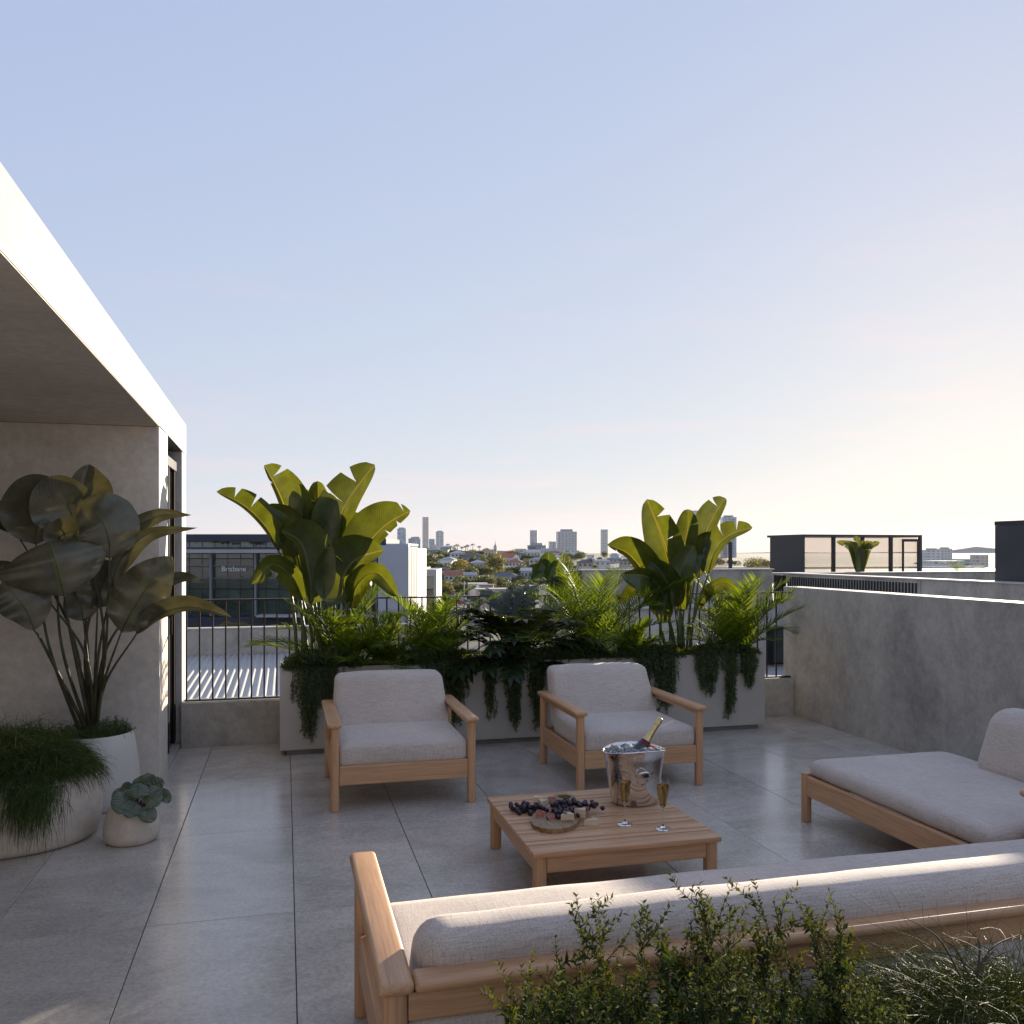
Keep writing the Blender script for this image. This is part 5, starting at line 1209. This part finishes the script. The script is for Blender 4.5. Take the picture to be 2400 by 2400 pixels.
tower(2278, 2312, 1300, 900, 'warm', 'cream apartment block left of the charcoal rooftop box', crown=False)
tower(1745, 1790, 1322, 600, 'warm', 'low cream block below the far dark rooftop room', crown=False); tower(1795, 1815, 1315, 700, 'warm', 'small brick block left of the glass rooftop room', crown=False)

for k, (u0, u1, v) in enumerate(((1042, 1056, 1279), (1060, 1070, 1284), (1100, 1116, 1288), (1135, 1146, 1286), (1226, 1240, 1292), (1358, 1372, 1296), (1376, 1392, 1300), (1430, 1450, 1299), (1456, 1470, 1303), (966, 976, 1270), (1010, 1022, 1276))):
    tower(u0, u1, v, 1000 + 37 * k, ('white', 'pale', 'warm', 'glass')[k % 4], 'low apartment block on the skyline, ' + ('just right of the stout white tower', 'above the crest palms at left', 'behind the crest palms at right', 'left of the bell tower', 'behind the wide grey office block', 'first right of the broad apartment tower', 'second right of the broad apartment tower', 'first right of the slim pale tower', 'second right of the slim pale tower', 'behind the white building', 'at the foot of the tallest tower')[k], crown=bool(k % 2))
# distant hills
hb = MB(); K = 80
for k in range(K + 1):
    u = -600 + 4200 * k / K; hgt = 1299 - 14 * max(0, mnoise.noise((u * .004, 3, 0)) + .25) - (14 * math.exp(-((u - 2290) / 60) ** 2))
    for v, D in ((hgt, 3050), (1320, 2900), (1330, 2750)): p = at_d(u, v, D); hb.v.append(tuple(p)); hb.uv.append((0, 0))
hb.f = [(3*k+r, 3*k+r+1, 3*k+3+r+1, 3*k+3+r) for k in range(K) for r in range(2)]
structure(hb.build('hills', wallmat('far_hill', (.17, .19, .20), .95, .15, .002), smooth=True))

# ---- glass office with the city's name on it
D0 = 200.0
def opt(u, v, D=D0): return at_d(u, v, D)
ob = thing('glass_office_building', 'dark glass office block with the city name on its front', 'building', opt(660, 1480), None)
def fbox(name, mat, parent, u0, u1, v0, v1, d0, d1):
    """box facing the camera's heading between two depths, outline given at the nearer one"""
    a = at_d(u0, v1, d0); b = at_d(u1, v0, d0); dp = _fw * (d1 - d0); P_ = [(a.x, a.y), (b.x, b.y), (b.x + dp.x, b.y + dp.y), (a.x + dp.x, a.y + dp.y)]
    return MB().add([(x, y, a.z) for x, y in P_] + [(x, y, b.z) for x, y in P_], [(0,3,2,1),(4,5,6,7),(0,1,5,4),(1,2,6,5),(2,3,7,6),(3,0,4,7)]).build(name, mat, parent)
navy = wallmat('navy_panel', (.030, .038, .062)); slab = wallmat('pale_slab', (.40, .395, .39)); frame = wallmat('grey_mullion', (.20, .21, .22), .5)
fbox('core', navy, ob, 380, 905, 1262, 1500, 201.2, 225); fbox('roof_plant', navy, ob, 400, 660, 1252, 1262, 205, 222); fbox('roof_edge', navy, ob, 378, 860, 1258, 1269, 199.5, 214)
fbox('terrace_slab', slab, ob, 375, 905, 1287.5, 1296, 197.5, 201); fbox('terrace_band', navy, ob, 376, 905, 1283, 1287.2, 198, 201)
win = [window_mat('office_glass_a', (.030, .052, .046), .05, .6, (.12, .12, .3)), window_mat('office_glass_b', (.075, .155, .155), .05, .5, (.2, .2, .4))]
k = 0; u = 384
while u < 884:
    fbox('terrace_pane', win[1], ob, u + .8, u + 29.2, 1270, 1282.5, 200.6, 201)
    for (va, vb) in ((1297, 1309), (1309.6, 1326), (1328, 1354), (1356, 1380), (1381, 1404), (1406, 1442)):
        fbox('window_pane', win[0 if va > 1300 else 1], ob, u + .8, u + 29.2, va + .8, vb - .8, 200.6 + (.03 * ((k * 7) % 5)), 201.1); k += 1
    u += 30
for v in (1326.6, 1355, 1404.8): fbox('floor_edge', frame, ob, 380, 886, v - 1, v + .9, 199.9, 201)
for u in (493, 598, 700, 800, 868, 880): fbox('column', frame, ob, u - 2.2, u + 2.2, 1297, 1444, 199.2, 200.4)
fbox('canopy', slab, ob, 600, 886, 1442, 1447, 197, 201); fbox('base_wall', navy, ob, 380, 905, 1447, 1500, 200, 201)
txt = bpy.data.curves.new('sign_lettering', 'FONT'); txt.body = 'Brisbane'; txt.size = 1.62; txt.extrude = .06; txt.align_x = 'LEFT'; txt.materials.append(wallmat('sign_white', (.80, .80, .80)))
to = bpy.data.objects.new('sign_lettering', txt); COL.objects.link(to); p = opt(519, 1338.5, 199.6); to.location = p; to.rotation_euler = (R(90), 0, -YAW); bpy.context.view_layer.update()
tme = bpy.data.meshes.new_from_object(to.evaluated_get(bpy.context.evaluated_depsgraph_get())); tme.transform(to.matrix_world); bpy.data.objects.remove(to); link('sign_lettering', tme, wallmat('sign_white', (.80, .80, .80)), ob)
# small ornamental trees on its roof terrace and the white neighbour
wb = thing('white_building', 'tall windowless white building beside the glass office', 'building', opt(925, 1480, 180))
fbox('front_wall', wallmat('white_cladding', (.42, .44, .49), .6, .02), wb, 886, 957, 1278, 1462, 180, 182); fbox('roof_box', wallmat('white_cladding', (.42, .44, .49)), wb, 905, 957, 1274, 1278, 181, 200); fbox('dark_base', navy, wb, 886, 957, 1462, 1500, 180, 182)  # bluish shade of the front is put into the cladding colour
a = at_d(957.5, 1480, 180); b = at_d(980, 1480, 190); z1_ = at_d(957, 1281, 180).z
for k in range(6):
    p = a.lerp(b, k / 6); q = a.lerp(b, (k + .7) / 6); MB().add([(p.x, p.y, -18), (q.x, q.y, -18), (q.x, q.y + 4, -18), (p.x, p.y + 4, -18), (p.x, p.y, z1_), (q.x, q.y, z1_), (q.x, q.y + 4, z1_), (p.x, p.y + 4, z1_)], [(0,3,2,1),(4,5,6,7),(0,1,5,4),(1,2,6,5),(2,3,7,6),(3,0,4,7)]).build('ribbed_panel', wallmat('white_rib', (.36, .345, .33)), wb)
fbox('side_core', wallmat('white_cladding', (.42, .44, .49)), wb, 900, 974, 1285, 1480, 191, 215)
sv = thing('small_pavilion_building', 'navy and white building with a tall framed window right of the white building', 'building', opt(1000, 1440, 230))
fbox('navy_wall', navy, sv, 978, 997, 1330, 1440, 230, 245); fbox('frame_top', slab, sv, 986, 1023, 1335, 1350, 228, 245); fbox('frame_side', slab, sv, 1016, 1023, 1350, 1440, 228, 245); fbox('pane', win[1], sv, 997.5, 1015.5, 1350.5, 1380, 232, 233); fbox('inner_wall', wallmat('beige', (.45, .38, .32)), sv, 997.5, 1015.5, 1381, 1440, 233, 245)

# ---- houses on the hill
WALLS = [('cream_house', (.60, .55, .48)), ('white_house', (.68, .66, .63)), ('grey_house', (.42, .43, .44)), ('buff_house', (.50, .43, .36)), ('blue_grey_house', (.36, .40, .45))]
ROOFS = [('grey_tin_roof', (.36, .37, .39)), ('pale_tin_roof', (.50, .49, .48)), ('terracotta_roof', (.33, .11, .06)), ('dark_roof', (.10, .11, .13)), ('brown_roof', (.26, .20, .16))]
def house(u, v, D, w, h, d, rh, wi, ri, label, ang=None, hip=True, win_=3, rows=1):
    w, h, d, rh = w * .58, h * .62, d * .58, rh * .62
    c = at_d(u, v, D); ang = -YAW + random.uniform(-.25, .25) if ang is None else ang; t = thing('house', label, 'house', (c.x, c.y, c.z), 'houses on the hillside'); ca, sa = math.cos(ang), math.sin(ang)
    T = lambda x, y, z: (c.x + ca*x - sa*y, c.y + sa*x + ca*y, c.z + z)
    obox(MB(), c, w, d, c.z - 6, c.z + h, ang).build('walls', wallmat(*WALLS[wi]), t); e = .5; W2, D2 = w/2 + e, d/2 + e
    if hip:
        r = min(W2, D2); rx = max(0.1, W2 - r); vs = [T(-W2,-D2,h), T(W2,-D2,h), T(W2,D2,h), T(-W2,D2,h), T(-rx,0,h+rh), T(rx,0,h+rh)]; fs = [(0,1,5,4),(1,2,5),(2,3,4,5),(3,0,4),(3,2,1,0)]
    else:
        vs = [T(-W2,-D2,h), T(W2,-D2,h), T(W2,D2,h), T(-W2,D2,h), T(-W2,0,h+rh), T(W2,0,h+rh)]; fs = [(0,1,5,4),(1,2,5),(2,3,4,5),(3,0,4),(3,2,1,0)]
    MB().add([(x, y, z + .02) for x, y, z in vs], fs).build('roof', wallmat(*ROOFS[ri]), t)
    for r_ in range(rows):
        for k in range(win_):
            x = -w/2 + w * (k + .5) / win_; zz = h * (r_ + .30) / rows; ww, wh = w / win_ * .5, h / rows * .42
            P_ = [T(x-ww/2, -d/2-.06, zz), T(x+ww/2, -d/2-.06, zz), T(x+ww/2, -d/2-.06, zz+wh), T(x-ww/2, -d/2-.06, zz+wh)]; Q_ = [T(x-ww/2, -d/2+.02, zz), T(x+ww/2, -d/2+.02, zz), T(x+ww/2, -d/2+.02, zz+wh), T(x-ww/2, -d/2+.02, zz+wh)]
            MB().add(P_ + Q_, [(0,1,2,3),(0,4,5,1),(1,5,6,2),(2,6,7,3),(3,7,4,0)]).build('window', M['window_far'], t)
    return t
random.seed(21)
house(1207, 1338, 470, 16, 7.5, 12, 2.6, 1, 2, 'white two-storey house with a terracotta roof below the church', win_=5, rows=2)
house(1171, 1343, 455, 18, 5, 11, .5, 0, 1, 'flat-roofed cream house with a long window band below the church', win_=4, hip=False)
house(1157, 1325, 480, 15, 5, 9, 1.0, 4, 1, 'blue grey house left of the church foot', win_=3)
house(1185, 1368, 380, 17, 5.5, 12, 2.6, 0, 3, 'cream house with a dark hipped roof, nearest below the hill', win_=3)
house(1228, 1366, 375, 18, 4.5, 12, .6, 1, 3, 'long white house with a dark flat roof and terraces', win_=6, rows=2, hip=False)
house(1086, 1366, 360, 17, 4.5, 12, .7, 4, 4, 'low grey block of flats in front of the wooded hill', win_=6, hip=False)
house(1118, 1384, 300, 10, 4.0, 10, .4, 1, 1, 'small white shed-like house beside the power pole', win_=2, hip=False)
house(1140, 1386, 290, 8, 3.6, 8, .4, 3, 4, 'small buff house behind the dark shrub', win_=2, hip=False)
house(1245, 1330, 520, 12, 5, 9, 2.2, 0, 1, 'cream house with a pale pyramid roof right of the terracotta house', win_=3)
house(1260, 1312, 600, 17, 6, 12, 2.2, 0, 4, 'large cream house with a brown roof right of the church', win_=4)
house(1133, 1305, 620, 14, 4.5, 9, 1.5, 0, 1, 'cream house half hidden by trees left of the church', win_=3)
house(1016, 1300, 600, 18, 5, 10, 2, 4, 0, 'grey blue house at the left of the wooded hill', win_=4)
house(1045, 1293, 640, 14, 5, 10, 2, 4, 1, 'blue grey house below the stout white tower', win_=4)
house(1022, 1312, 560, 13, 4, 9, 1.4, 2, 1, 'low grey house behind the white building', win_=3)
house(1150, 1400, 250, 14, 4, 10, .4, 3, 1, 'low warehouse roof seen behind the dark shrub', win_=3, hip=False)
house(1245, 1390, 300, 18, 4, 12, .5, 4, 0, 'blue grey low building right of the dark shrub', win_=5, hip=False)
for k, (u, v, D) in enumerate(((1385,1322,520),(1410,1326,480),(1440,1318,560),(1465,1326,450),(1500,1322,520),(1545,1326,470),(1600,1326,480),(1660,1322,540),(1370,1330,420))):
    house(u, v, D, random.uniform(10, 15), 4, 9, 2.0, k % 5, (0, 1, 0, 3, 1)[k % 5], ('grey roofed house, first from the left in the row above the neighbouring parapet', 'house second in the row above the neighbouring parapet', 'house third in the row above the neighbouring parapet', 'house fourth in the row above the neighbouring parapet', 'house fifth in the row above the neighbouring parapet', 'house sixth in the row above the neighbouring parapet', 'house seventh in the row above the neighbouring parapet', 'house at the right end of the row above the neighbouring parapet', 'house in front of the row above the neighbouring parapet')[k], win_=3)
for k in range(26):     # smaller houses scattered among the trees
    D = random.uniform(330, 640); u = random.uniform(1090, 1300) if k % 4 else random.uniform(1000, 1090); p = at_d(u, 1300, D); g_ = ground_z(p.x, p.y) + random.uniform(.5, 2.2); v_ = 1292 - (g_ - EYE) / D * FPX
    if 1140 < u < 1240 and D < 520: continue
    house(u, v_, D, random.uniform(11, 19), random.uniform(5.5, 8), random.uniform(10, 14), random.uniform(1, 3), (1, 0, 1, 2, 4)[k % 5], (1, 0, 2, 1, 3)[k % 5], 'small ' + ('white', 'cream', 'white', 'grey', 'blue grey')[k % 5] + ' house with a ' + ('pale', 'grey tin', 'terracotta', 'pale', 'dark')[k % 5] + ' roof, ' + ('low on', 'halfway up', 'high on')[0 if D < 430 else (1 if D < 540 else 2)] + ' the hillside ' + ('left of the church' if u < 1150 else 'right of the church'), win_=random.choice((3, 4)), rows=random.choice((1, 2)), hip=bool(k % 3))
# ---- church
ch = thing('church', 'white church with a bell tower and terracotta roof on the hill', 'church', at_d(1180, 1316, 500)); cw = wallmat('church_white', (.74, .71, .67)); ter = wallmat(*ROOFS[2])
def cb_(name, mat, par, u0, u1, v0, v1, d0, d1): return fbox(name, mat, par, u0, u1, v0, v1, d0, d1)
cb_('nave', cw, ch, 1164, 1218, 1307, 1330, 500, 513)
a = at_d(1164, 1307.2, 499.5); b = at_d(1208, 1307.2, 499.5); dp = _fw * 14; r1 = (a + dp * .5); r2 = (b + dp * .5); hz = 2.9
MB().add([tuple(a), tuple(b), tuple(b + dp), tuple(a + dp), (r1.x, r1.y, a.z + hz), (r2.x, r2.y, a.z + hz)], [(0,1,5,4),(1,2,5),(2,3,4,5),(3,0,4),(3,2,1,0)]).build('roof', ter, ch)
tw_ = cb_('bell_tower', cw, ch, 1157, 1164.5, 1283, 1330, 497, 500); a = at_d(1156.3, 1283, 496.8); b = at_d(1165.2, 1283, 496.8); m_ = (a + b) / 2 + _fw * 1.6
MB().add([tuple(a), tuple(b), tuple(b + _fw*3.4), tuple(a + _fw*3.4), (m_.x, m_.y, a.z + 2.6)], [(0,1,4),(1,2,4),(2,3,4),(3,0,4),(3,2,1,0)]).build('spire', wallmat('spire', (.45, .40, .35)), tw_)
MB().tube([(m_.x, m_.y, a.z + 2.5), (m_.x, m_.y, a.z + 4.0)], .12, 5).build('cross', wallmat('spire', (.45, .40, .35)), tw_)
for v in (1287, 1297): fbox('belfry_opening', M['window_far'], tw_, 1159.5, 1162, v, v + 5, 496.9, 497.05)
for k in range(6): fbox('window', M['window_far'], ch, 1168 + k*6.6, 1170.6 + k*6.6, 1311, 1318, 499.85, 500.1)
g = at_d(1202, 1318, 498.5); g2 = at_d(1218, 1318, 498.5); pk = at_d(1210, 1299, 498.5); q = [at_d(1202, 1307, 498.5), at_d(1218, 1307, 498.5)]
f5 = [g, g2, q[1], pk, q[0]]; MB().add([tuple(p) for p in f5] + [tuple(p + _fw * 1.4) for p in f5], [(0,1,2,3,4),(9,8,7,6,5)] + [(i, 5+i, 5+(i+1) % 5, (i+1) % 5) for i in range(5)]).build('gable_front', cw, ch)
for u in (1206, 1211.5): fbox('gable_window', M['window_far'], ch, u, u + 2.6, 1308, 1316, 498.35, 498.6)

# ---- trees
def fol(name, c, trans=.30): return leaf_mat(name, c, tuple(x*1.25 for x in c), trans, .55, var=.35)
FO = [fol('foliage_dark', (.030, .046, .016)), fol('foliage_mid', (.050, .066, .018)), fol('foliage_olive', (.072, .078, .024)), fol('foliage_grey', (.085, .082, .045))]
def crown_mesh(seed, mat, n=2600, lobes=9, flat=.8):
    rng = np.random.default_rng(seed); L_ = []
    for k in range(lobes):
        a = rng.uniform(0, 6.28); rr = rng.uniform(.15, .62) if k else 0; L_.append((rr*math.cos(a), rr*math.sin(a), rng.uniform(-.35, .55) * (1 - rr*.5), rng.uniform(.30, .52)))
    per = n // lobes; P = []
    for (x, y, z, r) in L_:
        d = rng.normal(size=(per, 3)); d /= np.linalg.norm(d, axis=1, keepdims=True); rad = r * rng.uniform(.72, 1.10, (per, 1)); P.append(np.array([x, y, z * flat]) + d * rad * np.array([1, 1, flat]))
    P = np.concatenate(P); m = len(P); d = rng.normal(size=(m, 3)); d /= np.linalg.norm(d, axis=1, keepdims=True); s = np.cross(d, rng.normal(size=(m, 3))); s /= np.linalg.norm(s, axis=1, keepdims=True)
    h = rng.uniform(.030, .062, (m, 1)); V = np.stack([P - d*h, P - s*h*.7, P + d*h, P + s*h*.7], axis=1); o = fast_quads('crown', V, mat); me = o.data; bpy.data.objects.remove(o); return me
CR = [crown_mesh(100 + k, FO[k % 4], 2600, 7 + k % 4, (.75, .9, 1.0, .8)[k % 4]) for k in range(8)]
trk = MB().tube([(0, 0, -1.9), (.02, 0, -1.0), (0, .03, -.4), (.05, 0, .1)], [.075, .06, .045, .02], 7)
for (a_, e_) in ((.6, .5), (2.3, .6), (4.2, .45)): trk.tube([(0, .02, -.6), (.28*math.cos(a_), .28*math.sin(a_), -.1), (.45*math.cos(a_), .45*math.sin(a_), e_ - .2)], [.04, .025, .01], 5)
tro = trk.build('trunk', M['twig']); trm = tro.data; bpy.data.objects.remove(tro)
def tree(u, v_top, v_bot, D, wpx, kind, label, seed=0):
    """crown spanning v_top..v_bot in the photo at depth D"""
    c = at_d(u, (v_top + v_bot) / 2, D); hz = (v_bot - v_top) / FPX * D / 2; rx = wpx / FPX * D / 2; gz = ground_z(c.x, c.y)
    t = thing('tree', label, 'tree', (c.x, c.y, min(gz, c.z - hz)), 'trees of the city'); rn = random.Random(seed + int(u))
    for nm, me in (('crown', CR[(kind + 4 * (int(u) % 2)) % 8]), ('trunk', trm)):
        o = bpy.data.objects.new(nm, me); COL.objects.link(o); o.parent = t; o.location = Vector(c) - t.location; o.scale = (rx * 1.05, rx * 1.05, hz * 1.15); o.rotation_euler.z = rn.uniform(0, 6.28)
TREES = [ # u, top, bottom, depth, width, kind, label
 (1190-20,1290,1348,440,62,1,'big sunlit green tree right of centre on the wooded hill'),(1080,1305,1345,430,48,2,'olive round tree in the middle of the wooded hill'),(1028,1306,1360,410,60,0,'large dark tree at the left of the wooded hill'),
 (1035,1330,1372,380,40,1,'bright tree above the low grey flats'),(1052,1362,1402,300,46,1,'light green tree by the road, right of the framed window'),(990,1290,1328,520,26,3,'brown-grey tree beside the white building'),
 (1145,1345,1376,350,40,2,'feathery olive tree left of the dark-roofed cream house'),(1120,1348,1384,330,38,0,'dark tree behind the power pole'),(1075,1286,1312,640,34,0,'dark bushy tree high on the hill, left'),(1105,1283,1318,620,34,0,'dark tall tree on the hill crest'),
 (1125,1285,1316,600,26,0,'dark pointed tree on the hill crest, right'),(1090,1296,1326,560,36,0,'dark tree below the hill crest palms'),(1135,1296,1330,520,24,1,'tree between the wooded hill and the church'),(1058,1296,1322,600,30,0,'dark tree left below the crest'),
 (1194,1287,1304,620,20,3,'pale open tree behind the church roof'),(1150,1300,1322,540,14,0,'dark slim tree just left of the bell tower'),(1222,1303,1322,540,14,0,'dark tree at the right end of the church'),(1310,1288,1330,560,44,0,'dark spreading tree under the broad apartment tower'),
 (1330,1300,1330,540,30,3,'brown tree right of the dark spreading tree'),(1165,1322,1340,470,18,0,'small dark tree at the church foot'),(1240,1338,1356,420,14,1,'small tree right of the terracotta house'),(1390,1305,1324,560,26,0,'dark tree above the left of the neighbouring parapet'),
 (1425,1305,1322,600,20,3,'grey-green tree near the slim pale tower'),(1405,1302,1320,640,16,0,'small dark tree below the slim pale tower'),(1690,1312,1334,640,40,3,'hazy tree left of the glass rooftop room'),(1720,1308,1332,600,34,0,'dark tree left of the glass rooftop room'),
 (1760,1312,1330,700,40,3,'hazy tree line tree near the lattice mast'),(1590,1310,1330,600,36,0,'tree behind the right bird of paradise'),(1800,1318,1334,560,26,2,'tree beside the small brick block'),(2190,1326,1340,420,34,0,'dark tree below the far right blocks'),
 (2235,1328,1342,420,40,0,'dark tree right of the glass rooftop room'),(2285,1330,1342,440,40,0,'dark tree left of the charcoal box'),(1275,1336,1362,380,26,0,'dark tree behind the elephant ear plant'),(1255,1318,1336,500,20,2,'olive tree beside the pyramid-roofed house'),
 (530,1452,1490,150,60,2,'bright rounded tree below the glass office, left'),(568,1452,1488,152,56,2,'bright rounded tree below the glass office, right'),(448,1456,1492,150,34,0,'dark tree below the glass office at the railing end'),(500,1262,1276,199,16,0,'left round tree on the roof terrace of the glass office'),
 (523,1263,1277,199,15,2,'right round tree on the roof terrace of the glass office'),(547,1268,1280,199,14,0,'small dark shrub-like tree on the glass office terrace'),(600,1266,1280,199,30,0,'long dark shrub-like tree on the glass office terrace'),
 (1015,1392,1420,260,46,1,'tree below the framed window building'),(960,1452,1490,160,40,2,'tree under the white building, seen through the palms'),(1100,1395,1425,240,60,0,'dark roadside tree seen through the railing'),(1195,1388,1412,260,40,0,'dark tree below the dark-roofed house'),
 (985,1340,1372,420,30,0,'dark tree behind the navy building'),(1200,1326,1342,462,14,0,'small dark tree between church and terracotta house'),(1270,1296,1312,640,20,3,'grey tree below the dark office block')]
for i, a in enumerate(TREES): tree(*a, seed=i)
# the mass of wood that fills the slope between the trees one can tell apart
rt_ = random.Random(12); WQ = []
def cr_quads(me):
    co = np.empty(len(me.vertices) * 3, dtype=np.float32); me.vertices.foreach_get('co', co); return co.reshape(-1, 4, 3)
for k in range(150):
    D = rt_.uniform(290, 660); u = rt_.uniform(985, 1160) if k % 3 else rt_.uniform(1150, 1420); p = at_d(u, 1300, D); h_ = rt_.uniform(2.5, 5.0); w_ = rt_.uniform(3.5, 6.5); g_ = ground_z(p.x, p.y)
    WQ.append(cr_quads(CR[rt_.choice((0, 4, 1, 5, 2))]) * np.array([w_, w_, h_]) + np.array([p.x, p.y, g_ + h_ * .8]))
LQ = []
for k in range(110):     # tree cover left of the office, out of the photo's frame but beside it
    D = rt_.uniform(170, 620); u = rt_.uniform(-900, 420) if k % 5 else rt_.uniform(1500, 3200); p = at_d(u, 1300, D); h_ = rt_.uniform(3, 6); w_ = rt_.uniform(5, 9)
    LQ.append(cr_quads(CR[rt_.choice((0, 4, 1, 5, 2))]) * np.array([w_, w_, h_]) + np.array([p.x, p.y, ground_z(p.x, p.y) + h_ * .8]))
lw_ = fast_quads('suburban_tree_cover', np.concatenate(LQ), FO[1]); lw_['kind'] = 'stuff'; lw_['label'] = 'tree cover of the suburbs around the office and the far roofs'
wd_o = fast_quads('hillside_wood', np.concatenate(WQ), FO[0]); wd_o['kind'] = 'stuff'; wd_o['label'] = 'dense mass of trees covering the wooded hillside'

# crest palms
def far_palm(u, v, D, h, label):
    c = at_d(u, v, D); t = thing('palm_tree', label, 'palm tree', (c.x, c.y, c.z - h), 'palm trees on the hill crest'); MB().tube([(c.x, c.y, c.z - h), (c.x + .1, c.y, c.z)], [.25, .16], 6).build('trunk', M['twig'], t); mb = MB(); rn = random.Random(int(u))
    for k in range(11):
        az = k * .571 + rn.uniform(-.2, .2); L_ = rn.uniform(2.0, 2.6); dirn = Vector((math.cos(az), math.sin(az), 0)); s = Vector((-dirn.y, dirn.x, 0)); e = rn.uniform(.1, .9); p0 = c; p1 = c + dirn*L_*.5 + Vector((0, 0, e)); p2 = c + dirn*L_ + Vector((0, 0, e - 1.4))
        mb.add([p0 - s*.1, p0 + s*.1, p1 + s*.32, p1 - s*.32, p2 + s*.05, p2 - s*.05], [(0,1,2,3),(3,2,4,5)])
    mb.build('crown', FO[0], t)
for k, u in enumerate((1050, 1058, 1066, 1072, 1082, 1091, 1096, 1108, 1123)):
    far_palm(u, 1277 + (k * 5) % 7, 650, 8, ('first', 'second', 'third', 'fourth', 'fifth', 'sixth', 'seventh', 'eighth', 'ninth')[k] + ' palm from the left along the hill crest')
# ---- road with cars and poles, glimpsed through the railing
rp_ = [at_d(u, v, D) for u, v, D in ((1040, 1400, 270), (1110, 1400, 270), (1150, 1500, 140), (1020, 1500, 140))]
for p in rp_: p.z = max(ground_z(p.x, p.y), -16) + .35
structure(MB().add([tuple(p) for p in rp_], [(3, 2, 1, 0)]).build('road', M['asphalt']))
def car(u, v, D, col, label):
    c = at_d(u, v, D); t = thing('parked_car', label, 'car', (c.x, c.y, c.z), 'cars on the road'); cm_ = wallmat('car_' + col[0], col[1], .3, .02); ang = R(60)
    bm = bmesh.new(); bmesh.ops.create_cube(bm, size=1); bmesh.ops.scale(bm, vec=(4.3, 1.8, .75), verts=bm.verts); bmesh.ops.bevel(bm, geom=list(bm.edges), offset=.18, segments=2, affect='EDGES'); MB().from_bm(bm, Matrix.Translation((c.x, c.y, c.z + .65)) @ Matrix.Rotation(ang, 4, 'Z')).build('body', cm_, t, smooth=True, auto=40)
    bm = bmesh.new(); bmesh.ops.create_cube(bm, size=1); bmesh.ops.scale(bm, vec=(2.4, 1.6, .65), verts=bm.verts)
    for v_ in bm.verts:
        if v_.co.z > 0: v_.co.x *= .7; v_.co.y *= .85
    MB().from_bm(bm, Matrix.Translation((c.x, c.y, c.z + 1.3)) @ Matrix.Rotation(ang, 4, 'Z')).build('cabin', M['window_far'], t)
    for sx in (-1.35, 1.35):
        for sy in (-.86, .86):
            q = Matrix.Translation((c.x, c.y, c.z + .32)) @ Matrix.Rotation(ang, 4, 'Z') @ Matrix.Translation((sx, sy, 0)) @ Matrix.Rotation(R(90), 4, 'X'); w_ = MB().lathe([(.02, -.1), (.32, -.1), (.32, .1), (.02, .1)], 12); w_.v = [tuple(q @ Vector(p)) for p in w_.v]; w_.build('wheel', M['frame_dark'], t)
car(1086, 1415, 235, ('red', (.35, .03, .03)), 'red car on the road, seen under the top rail'); car(1072, 1403, 255, ('white', (.65, .65, .65)), 'white car on the road, seen under the top rail'); car(1062, 1412, 240, ('dark', (.03, .035, .05)), 'dark car left of the red car')
def pole(u, v0, v1, D, label):
    a, b = at_d(u, v1, D), at_d(u, v0, D); t = thing('power_pole', label, 'pole', a, 'street poles'); MB().tube([a - Vector((0, 0, 4)), b], [.2, .13], 7).build('post', wallmat('timber_pole', (.45, .42, .38)), t); e = b - Vector((0, 0, .8)); MB().tube([e - _rt*1.2, e + _rt*1.2], .07, 5).build('crossarm', wallmat('timber_pole', (.45, .42, .38)), t)
pole(1088, 1362, 1420, 235, 'pale power pole in front of the low grey flats'); pole(1066, 1392, 1445, 200, 'lamp pole left of the power pole, behind the railing')

# =================================================================== AIR
hz_m = bpy.data.materials.new('thin_haze'); hz_m.use_nodes = True; hn = hz_m.node_tree.nodes; hn.clear()
ho = hn.new('ShaderNodeOutputMaterial'); hv = hn.new('ShaderNodeVolumePrincipled'); hv.inputs['Color'].default_value = (.86, .91, 1.0, 1); hv.inputs['Density'].default_value = 0.00002; hv.inputs['Anisotropy'].default_value = 0.3
hz_m.node_tree.links.new(hv.outputs[0], ho.inputs['Volume'])
hz = MB().box(-3600, 3600, -3600, 3600, -22, 100).build('haze', hz_m); hz['kind'] = 'stuff'
